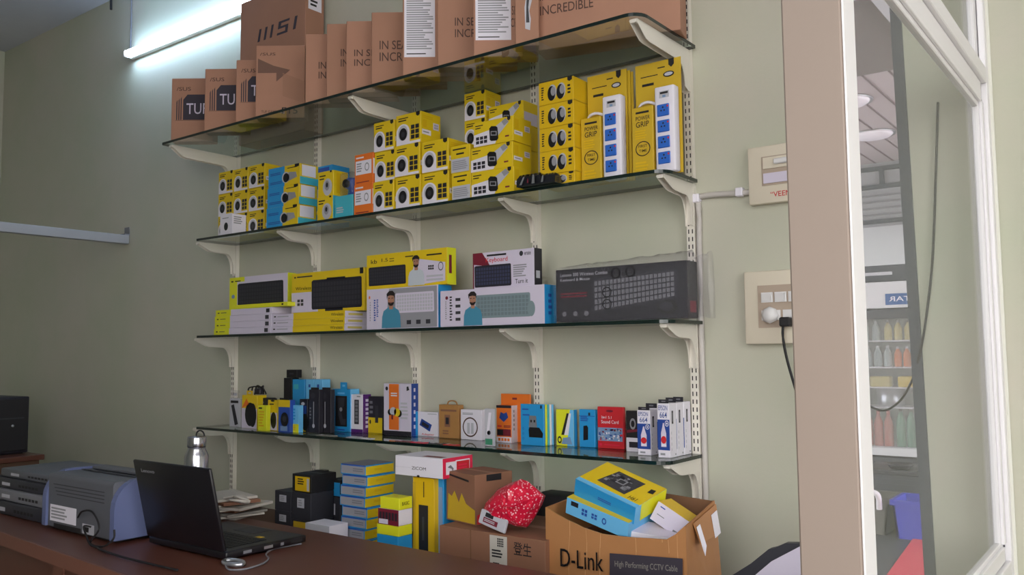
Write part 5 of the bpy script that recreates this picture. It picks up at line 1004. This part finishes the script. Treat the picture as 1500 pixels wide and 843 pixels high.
def cband(b):
    q = [atY(x, y, YC-.0135) for x, y in ((893, 848), (1000, 858), (1000, 819), (893, 811))]
    b.poly(q, 'tuf_dark')
    A, B_, C_ = q[0], q[1], q[3]
    f = Face(b, (A.x, YC-.0138, A.z), (1, 0, (B_.z-A.z)/(B_.x-A.x)), (0, 0, 1), B_.x-A.x, C_.z-A.z); f.text('High Performing CCTV Cable', .08, .42, .94, .72, 'paper_grey', 1)
cp('print_band', cband)
# boxes heaped in it
def heap(name, label, P, dims, rot, base, fronts, grp='boxes heaped in the open carton'):
    w, d, h = dims; B = MB(); B.box(0, w, 0, d, 0, h, base, .0015)
    fr_ = {'front': Face(B, (0, 0, 0), (1, 0, 0), (0, 0, 1), w, h), 'right': Face(B, (w, 0, 0), (0, 1, 0), (0, 0, 1), d, h), 'top': Face(B, (0, 0, h), (1, 0, 0), (0, 1, 0), w, d), 'left': Face(B, (0, d, 0), (0, -1, 0), (0, 0, 1), d, h)}
    for k, fn in fronts.items(): fn(fr_[k])
    o = B.build(name, None, P, rot=rot); tag(o, label, 'box', grp); return o
def pcb(f):
    f.rect(.0, .0, 1, .12, 'light_blue', 1); f.poly([(.22, .26), (.70, .22), (.74, .84), (.28, .86)], 'board_dark', 2)
    rr = random.Random(5)
    for k in range(26):
        x, y = rr.uniform(.26, .62), rr.uniform(.28, .74); f.rect(x, y, x+rr.uniform(.03, .1), y+rr.uniform(.03, .1), rr.choice(['dark_card', 'grey', 'charcoal', 'mid_grey']), 3)
    f.rect(.42, .46, .56, .64, 'mid_grey', 4); f.rect(.44, .49, .54, .61, 'charcoal', 5); f.poly([(.88, .6), (.96, .62), (.94, .78), (.87, .76)], 'ink', 2); f.text('H61', .78, .16, .90, .28, 'ink')
PB = atY(841, 725, -.515)
heap('motherboard_box', 'blue and yellow box with a circuit board picture, topmost in the big open carton', PB, (.205, .150, .050), (math.radians(13), math.radians(17), math.radians(-3)), 'light_blue', {'top': lambda f: [f.rect(0, .0, 1, 1, 'yellow', .6), pcb(f)], 'right': lambda f: f.rect(.18, 0, 1, 1, 'yellow_green', 1), 'front': lambda f: [f.rect(0, 0, 1, 1, 'blue_card', .6), f.bars(.4, .4, .62, .6, 2, 'deep_blue', 2)]})
PB = atY(828, 752, -.535)
heap('motherboard_box', 'blue box with small dark pictograms, under the circuit board box in the open carton', PB, (.205, .15, .048), (math.radians(9), math.radians(14), math.radians(-1)), 'light_blue', {'top': lambda f: f.rect(0, 0, 1, 1, 'yellow', .6), 'front': lambda f: [f.rect(.08, .62, .2, .9, 'ink'), f.grid(.26, .3, .36, .75, 2, 2, 'deep_blue'), f.grid(.42, .35, .52, .7, 2, 2, 'deep_blue'), f.ring(.63, .5, .035, .2, .6, 'deep_blue', 2, 14)]})
PB = atY(920, 789, -.525)
heap('white_box', 'plain white box half buried at the right in the open carton', PB+Vector((0, .01, -.03)), (.125, .085, .05), (math.radians(10), math.radians(6), math.radians(14)), 'white_card', {'top': lambda f: f.rect(0, 0, 1, 1, 'lilac_card', .5)})
PB = atY(952, 760, -.455)
heap('phone_box', 'white and amber box tilted at the right side of the open carton', PB+Vector((0, .0, 0)), (.118, .085, .055), (math.radians(-4), math.radians(28), math.radians(2)), 'yellow_deep', {'front': lambda f: [f.rect(0, 0, 1, 1, 'lilac_card', .6), f.bars(.1, .78, .3, .88, 1, 'deep_blue', 2), f.rect(.1, .4, .3, .44, 'grey', 2), f.rect(.6, .12, .8, .22, 'grey', 2)], 'top': lambda f: f.rect(0, 0, 1, 1, 'yellow_deep', .5)})
# ------------------------------------------------------------------ counter and what stands on it
KZ = .90
A0, A1 = atZ(402, 767, KZ), atZ(820, 843, KZ)           # rear edge
B0, B1 = atZ(0, 778, KZ), atZ(188, 843, KZ)             # front edge
du = (A1-A0).normalized()
fu = (B1-B0).normalized()
ra0, ra1 = A0-du*2.6, A0+du*1.9
fb0, fb1 = B0-fu*1.0, B0+fu*2.9
ct = empty('shop_counter', (-2.2, -1.1, 0), 'long dark brown wooden counter in front, carrying the laptop and the printer', 'counter')
Oc = Vector((-2.2, -1.1, 0))
def kp(name, fn):
    b = MB(); fn(b); b.xf(Matrix.Translation(-Oc)); return b.build(name, ct)
v = lambda p, z: (p.x, p.y, z)
kp('worktop', lambda b: b.prism([v(ra0, KZ-.035), v(fb0, KZ-.035), v(fb1, KZ-.035), v(ra1, KZ-.035)], (0, 0, .035), 'laminate'))
kp('edge_band', lambda b: b.prism([v(fb0, KZ-.04), v(fb0+Vector((.0, -.008, 0)), KZ-.04), v(fb1+Vector((0, -.008, 0)), KZ-.04), v(fb1, KZ-.04)], (0, 0, .0395), 'laminate_edge'))
inn = Vector((0, .05, 0))
kp('front_panel', lambda b: b.prism([v(fb0+inn, 0), v(fb1+inn, 0), v(fb1+inn*1.4, 0), v(fb0+inn*1.4, 0)], (0, 0, KZ-.0355), 'laminate'))
for k, t in enumerate((.72, 1.35, 2.0)):
    q = fb0+fu*t+Vector((0, .042, 0)); kp('panel_strip', lambda b: b.box(q.x-.03, q.x+.03, q.y-.0, q.y+.006, .02, KZ-.04, 'laminate_edge'))
# laptop: seen from behind, opened away from the camera
L0, L1 = atZ(217, 799, KZ), atZ(331, 825, KZ)
lw = L1.x-L0.x; ly = L1.y
lp = empty('laptop', ((L0.x+L1.x)/2, ly+.12, KZ+.0005), 'open black laptop seen from behind on the counter', 'laptop')
b = MB(); bd = .27
b.box(-lw/2, lw/2, -.12, bd-.12, .006, .026, 'laptop_black', .004, 2); Face(b, (-lw/2+.01, -.11, .026), (1, 0, 0), (0, 1, 0), lw-.02, bd-.02).rect(0, 0, 1, 1, 'laptop_deck', .6)
for x in (-1, 1):
    for y in (-.09, .12): b.box(x*(lw/2-.04)-.012, x*(lw/2-.04)+.012, y-.012, y+.012, 0, .006, 'ink')
fside = Face(b, (lw/2, -.12, .006), (0, 1, 0), (0, 0, 1), bd, .02); fside.rect(.2, .3, .3, .7, 'grey'); fside.rect(.45, .3, .56, .7, 'silver'); fside.rect(.66, .3, .7, .7, 'grey'); fside.rect(.8, .25, .95, .75, 'ink')
bs = b.build('base', lp)
kb = MB()
for i in range(15):
    for j in range(6): kb.box(-lw/2+.035+i*(lw-.07)/15, -lw/2+.035+(i+.86)*(lw-.07)/15, -.085+j*.021, -.085+j*.021+.018, .0264, .0285, 'key_black')
kb.build('keyboard', bs)
b = MB(); b.box(-.05, .05, .07, .135, .0264, .0272, 'charcoal'); b.build('touchpad', bs)
b = MB(); b.box(lw/2-.1, lw/2-.075, .04, .06, .0264, .027, 'gold_card'); b.build('sticker', bs)
ty_ = atX(311, 687, L1.x); hy, hz = ly+.004, KZ+.028
ang = math.atan2(hy-ty_.y, ty_.z-hz); LH = math.hypot(hy-ty_.y, ty_.z-hz)
LH = min(max(LH, .225), .27)
b = MB(); b.box(-lw/2, lw/2, -.010, 0, 0, LH, 'laptop_black', .004, 2)
Face(b, (-lw/2, -.010, 0), (1, 0, 0), (0, 0, 1), lw, LH).text('Lenovo', .10, .855, .28, .9, 'mid_grey', .6)
ld = b.build('lid', lp, (0, -.116, .029), rot=(ang, 0, 0))
b = MB(); b.box(-lw/2+.012, lw/2-.012, .0, .0012, .018, LH-.012, 'screen_dark'); b.build('screen', ld)
for s in (-1, 1):
    b = MB(); b.tube([(s*(lw/2-.09), 0, 0), (s*(lw/2-.04), 0, 0)], .006, M('ink'), 10); b.build('hinge', lp, (0, -.113, .028))
# printer beside it
P0, P1 = atZ(79, 773, KZ), atZ(167, 799, KZ)
P2 = atZ(208, 789, KZ); pw_ = P1.x-P0.x; pdp = .25
ptop = atY(80, 688, P0.y).z-KZ
pn = empty('printer', ((P0.x+P1.x)/2, P1.y+pdp/2, KZ+.0005), 'grey desktop printer with its back to the camera, behind the laptop', 'printer')
pd = pdp/2; hp = ptop
def prof_(y0, h, r=.085): return [(y0, .012), (pd, .012), (pd, h*.62), (pd-.04, h*.74), (pd-.05, h*.98), (y0+r, h)]+[(y0+r-r*math.sin(math.radians(t)), h-r*(1-math.cos(math.radians(t)))) for t in range(15, 91, 15)]
b = MB(); b.prism([(-pw_/2+.012, y, z) for y, z in prof_(-pd, hp-.006, .014)], (pw_-.024, 0, 0), 'printer_grey')
b.box(-pw_/2+.03, pw_/2-.03, -pd+.02, pd-.02, 0, .012, 'ink'); body = b.build('body', pn)
for s in (-1, 1):
    b = MB(); b.prism([(s*(pw_/2)-.012, y, z) for y, z in prof_(-pd-.008, hp)], (.024, 0, 0), 'printer_blue'); b.build('side_panel', pn)
f_args = ((-pw_/2+.012, -pd, .012), (1, 0, 0), (0, 0, 1), pw_-.024, hp-.035)
b = MB(); f = Face(b, *f_args)
for k in range(4): f.rect(.08+.02*k, .88-.07*k, .88, .9-.07*k, 'charcoal', 1)
b.build('vent_slots', body)
b = MB(); f = Face(b, *f_args); plate(f, .04, .12, .46, .46, 'white_card'); f.bars(.06, .16, .4, .42, 4, 'mid_grey', 3); b.build('rating_label', body)
b = MB(); f = Face(b, *f_args); f.rect(.56, .0, .74, .2, 'pale_grey', 1); f.rect(.6, .04, .66, .14, 'ink', 2); f.rect(.1, -.02, .54, .08, 'ink', 1); b.build('port_panel', body)
b = MB(); b.box(-pw_/2+.04, pw_/2-.03, -pd+.09, -pd+.10, hp-.005, hp-.003, 'charcoal'); b.box(-pw_/2+.05, pw_/2-.05, -pd+.12, pd-.08, hp-.006, hp+.004, 'printer_grey', .003); b.build('output_tray', body)
b = MB(); cyl = [(pw_/2-.12, -pd-.008, .04), (pw_/2-.12, -pd-.03, .045), (pw_/2-.08, -pd-.04, .02), (pw_/2-.03, -pd-.055, .008), (pw_/2+.02, -pd-.06, .006), (pw_/2+.07, -pd-.07, .006), (pw_/2+.22, -pd-.08, .006), (pw_/2+.45, -pd-.075, .006)]
q0 = Vector(((P0.x+P1.x)/2, P1.y+pd, KZ))
b.tube(spline([tuple(q0+Vector(c)) for c in cyl]), .003, M('ink'), 6)
o = b.build('printer_cable', None); tag(o, 'black cable trailing from the back of the printer past the laptop', 'cable')
b = MB(); b.tube(spline([tuple(q0+Vector(c)) for c in ((pw_/2-.20, -pd-.008, .06), (pw_/2-.15, -pd-.02, .085), (pw_/2-.08, -pd-.025, .09), (pw_/2-.03, -pd-.03, .05), (pw_/2-.06, -pd-.04, .006), (pw_/2+.02, -pd-.045, .006), (pw_/2+.06, -pd-.035, .03), (pw_/2+.055, -pd-.03, .055))]), .003, M('ink'), 6)
o = b.build('printer_cable', None); tag(o, 'looped black cable lying at the foot of the printer', 'cable')
# flat devices stacked at the left end
DX = atZ(2, 760, KZ).x
S0, S1 = atZ(0, 768, KZ), atZ(75, 768, KZ)
sx0, sx1 = S0.x-.30, S1.x-.02; sy = S1.y-.02
st = [(.0, .045, 'charcoal', 0), (.0, .04, 'grey', .01), (.0, .036, 'charcoal', -.015), (.0, .03, 'printer_grey', .03)]
zz = KZ+.0005
for k, (_, hh_, m_, sh) in enumerate(st):
    b = MB(); b.box(sx0+sh, sx1+sh*.5, 0, .26, 0, hh_, m_, .006, 2); f = Face(b, (sx0+sh, 0, 0), (1, 0, 0), (0, 0, 1), sx1-sx0, hh_)
    f.rect(.2, .3, .35, .6, 'pale_grey', 1); f.grid(.5, .3, .85, .6, 6, 1, 'ink', 1)
    b.xf(Matrix.Translation((-(sx0+sx1)/2, 0, 0)))
    o = b.build('flat_recorder', None, ((sx0+sx1)/2, sy+.01*k, zz)); zz += hh_+.0006
    tag(o, ['dark flat recorder unit, lowest of the pile left of the printer', 'grey flat recorder unit, second in the pile left of the printer', 'dark flat recorder unit, third in the pile left of the printer', 'grey-topped flat recorder unit on top of the pile left of the printer'][k], 'recorder', 'flat units piled left of the printer')
# computer case on a little wooden cabinet
TY = -.62
t0, t1 = atY(-112, 690, TY), atY(-51, 690, TY); tz = atY(20, 684, TY).z; tt = atY(20, 589, TY).z; c1 = atY(-35, 690, TY)
cb = empty('side_cabinet', ((t0.x+c1.x)/2, TY+.15, 0), 'small dark wooden cabinet at the left edge under the computer case', 'cabinet')
Oc = Vector(((t0.x+c1.x)/2, TY+.15, 0))
b = MB(); b.box(t0.x+.02, c1.x-.02, TY+.0, TY+.33, 0, tz-.03, 'bench_wood'); b.xf(Matrix.Translation(-Oc)); b.build('body', cb)
b = MB(); b.box(t0.x, c1.x, TY-.02, TY+.35, tz-.03, tz-.001, 'laminate', .003); b.xf(Matrix.Translation(-Oc)); b.build('top', cb)
b = MB(); b.box(t0.x+.05, c1.x-.05, TY-.012, TY-.0005, .1, tz-.06, 'laminate_edge'); b.xf(Matrix.Translation(-Oc)); b.build('door', cb)
pc = empty('computer_case', ((t0.x+t1.x)/2, TY+.17, tz), 'black computer case standing on the wooden cabinet at the left edge', 'computer')
hw = (t1.x-t0.x)/2
b = MB(); b.box(-hw, hw, -.15, .15, .006, tt-tz, 'dark_card', .006, 2); b.box(-hw+.02, hw-.02, -.13, .13, 0, .006, 'ink'); b.build('case', pc)
b = MB(); b.box(hw+.0005, hw+.008, -.14, .14, .02, tt-tz-.01, 'ink', .003); fb = b.build('front_bezel', pc)
b = MB(); b.lathe([(.007, 0), (.007, .004), (.001, .005)], M('silver'), 12); b.xf(Matrix.Rotation(math.radians(90), 4, 'Y')); b.build('power_button', fb, (hw+.008, .06, (tt-tz)*.5))
b = MB(); b.box(hw+.008, hw+.0095, -.12, .12, (tt-tz)*.62, (tt-tz)*.64, 'charcoal'); b.build('drive_bay', fb)
# steel bottle
bx, by, bz = None, None, None
Q = CAM+ray(288, 660)*2.72
b = MB(); R_ = .0365; zt_ = (CAM+ray(288, 640)*2.72).z-KZ; hN = zt_
bt = empty('steel_bottle', (Q.x, Q.y, KZ+.0005), 'brushed steel water bottle standing behind the laptop lid', 'bottle')
b.lathe([(.001, 0), (R_-.004, 0), (R_, .006), (R_, hN-.062), (R_-.003, hN-.054), (.027, hN-.040), (.027, hN-.034), (.001, hN-.034)], M('steel'), 32); b.build('body', bt)
b = MB(); b.lathe([(.001, hN-.033), (.0275, hN-.033), (.0285, hN-.030), (.0285, hN-.003), (.0265, hN), (.001, hN)], M('steel'), 32); b.build('cap', bt)
b = MB(); b.tube([(.022*math.cos(t*.35), .012+.0*t, hN+.001+.016*math.sin(t*.35)) for t in range(0, 10)], .0025, M('ink'), 6); b.build('cap_loop', bt)
# heap of papers and cable ends behind the laptop
pc0 = atZ(352, 762, KZ)
rr = random.Random(11); zz = KZ+.0006
PZ = pc0
for k in range(9):
    w_, d_ = rr.uniform(.17, .23), rr.uniform(.13, .17); a = rr.uniform(-.35, .35); t_ = rr.uniform(.004, .011)
    b = MB(); nx = 6
    vs = []; 
    for j in (0, 1):
        for i in range(nx+1):
            x = -w_/2+w_*i/nx; c_ = 0
            vs += [(x, -d_/2, j*t_), (x, d_/2, j*t_)]
    b.box(-w_/2, w_/2, -d_/2, d_/2, 0, t_, rr.choice(['paper', 'paper_grey', 'paper', 'card_dark']), .001)
    o = b.build('paper_bundle', None, (PZ.x-.10+rr.uniform(-.02, .02), PZ.y+.02+rr.uniform(-.01, .015), zz), rz=a); zz += t_+.0005
    tag(o, f'bundle of loose papers, {["lowest", "second", "third", "fourth", "fifth", "sixth", "seventh", "eighth", "topmost"][k]} in the heap behind the laptop', 'papers', 'paper bundles heaped behind the laptop')
b = MB()
for k in range(4):
    b.tube(spline([(PZ.x+.03+.01*k, PZ.y-.06+.01*k, zz+.006), (PZ.x+.08, PZ.y-.09+.012*k, zz+.014-.004*k), (PZ.x+.10+.006*k, PZ.y-.05, zz+.008), (PZ.x+.05, PZ.y-.03-.008*k, zz+.018), (PZ.x-.02, PZ.y-.05+.015*k, zz+.006)]), .0045, M('paper'), 6)
o = b.build('white_cable', None); tag(o, 'coiled white cable lying on the heap of papers', 'cable')
# silver tape dispenser-like ring and the earphone wire by the laptop corner
R0 = atZ(342, 829, KZ)
b = MB(); b.tube([(.035*math.cos(2*math.pi*k/24), .018*math.sin(2*math.pi*k/24), .007) for k in range(25)], .0065, M('silver'), 8); o = b.build('metal_ring', None, (R0.x, R0.y, KZ+.0005)); tag(o, 'silver oval ring lying by the laptop corner', 'ring')
wp = [atZ(x, y, KZ+.004) for x, y in ((330, 828), (336, 835), (360, 834), (385, 826), (393, 819), (390, 812), (400, 805), (420, 801), (441, 797))]
b = MB(); b.tube(spline([tuple(p) for p in wp]), .0026, M('grey'), 6); o = b.build('thin_cable', None); tag(o, 'thin grey cable curling on the counter beside the laptop', 'cable')
# white machine with a dark rim at the lower right
ms = [atY(x, y, -.62) for x, y in ((1055, 850), (1150, 797), (1180, 797))]
W0 = atY(1062, 850, -.75)
zt = .845
pq = [atZ(x, y, z) for x, y, z in ((1068, 843, .80), (1125, 806, .80), (1150, 796, .80), (1168, 798, .80))]
b = MB(); O = Vector((-.80, -.55, 0))
cx0, cx1, cy0, cy1 = -.955, -.52, -.95, -.30
mc = empty('photocopier', (-.72, -.62, 0), 'white machine with a dark grey rimmed lid at the foot of the green wall', 'machine')
Om = Vector((-.72, -.62, 0))
ZQ = .835
prf = [atY(x, y, -.50) for x, y in ((1062, 850), (1100, 826), (1126, 805), (1135, 803), (1150, 796.5), (1180, 797))]
n = len(prf)
b = MB(); b.prism([(p.x, -.50, .55) if k == -1 else (p.x, -.50, p.z) for k, p in enumerate(prf)]+[(prf[-1].x+.12, -.50, prf[-1].z), (prf[-1].x+.12, -.50, .6), (prf[0].x, -.5, .6)], (0, .022, 0), 'charcoal'); b.xf(Matrix.Translation(-Om)); b.build('rim', mc)
prw = [atY(x, y, -.515) for x, y in ((1098, 850), (1130, 823), (1172, 801), (1190, 800))]
b = MB(); b.prism([(p.x, -.515, p.z) for p in prw]+[(prw[-1].x+.1, -.515, prw[-1].z), (prw[-1].x+.1, -.515, .62), (prw[0].x, -.515, .62)], (0, .0145, 0), 'lilac_card'); b.xf(Matrix.Translation(-Om)); b.build('lid', mc)
b = MB(); b.box(prf[0].x+.01, prf[-1].x+.1, -.49, -.15, 0, .6, 'white_card', .01); b.xf(Matrix.Translation(-Om)); b.build('body', mc)
# ------------------------------------------------------------------ camera, light, colour
cd = bpy.data.cameras.new('camera'); co = bpy.data.objects.new('camera', cd); COL.objects.link(co)
cd.sensor_fit = 'HORIZONTAL'; cd.sensor_width = 36; cd.lens = FPX/1500*36; cd.clip_start = .02; cd.clip_end = 100
mw = Matrix.Identity(4)
for i, a in enumerate((AR, AU, -AF)):
    for j in range(3): mw[j][i] = a[j]
mw.translation = CAM; co.matrix_world = mw; S.camera = co
W = bpy.data.worlds.new('sky'); S.world = W; W.use_nodes = True
bg = W.node_tree.nodes['Background']; bg.inputs[0].default_value = (1.0, .985, .965, 1); bg.inputs[1].default_value = 4.7
def area(name, loc, rot, sx, sy, power, col=(1, 1, 1)):
    l = bpy.data.lights.new(name, 'AREA'); l.shape = 'RECTANGLE'; l.size = sx; l.size_y = sy; l.energy = power; l.color = col
    o = bpy.data.objects.new(name, l); COL.objects.link(o); o.location = loc; o.rotation_euler = rot; return o
S.view_settings.view_transform = 'Standard'; S.view_settings.look = 'None'; S.view_settings.gamma = 1; S.view_settings.exposure = 0.0
S.view_settings.use_curve_mapping = False
S.cycles.max_bounces = 8; S.cycles.transparent_max_bounces = 16; S.cycles.diffuse_bounces = 4
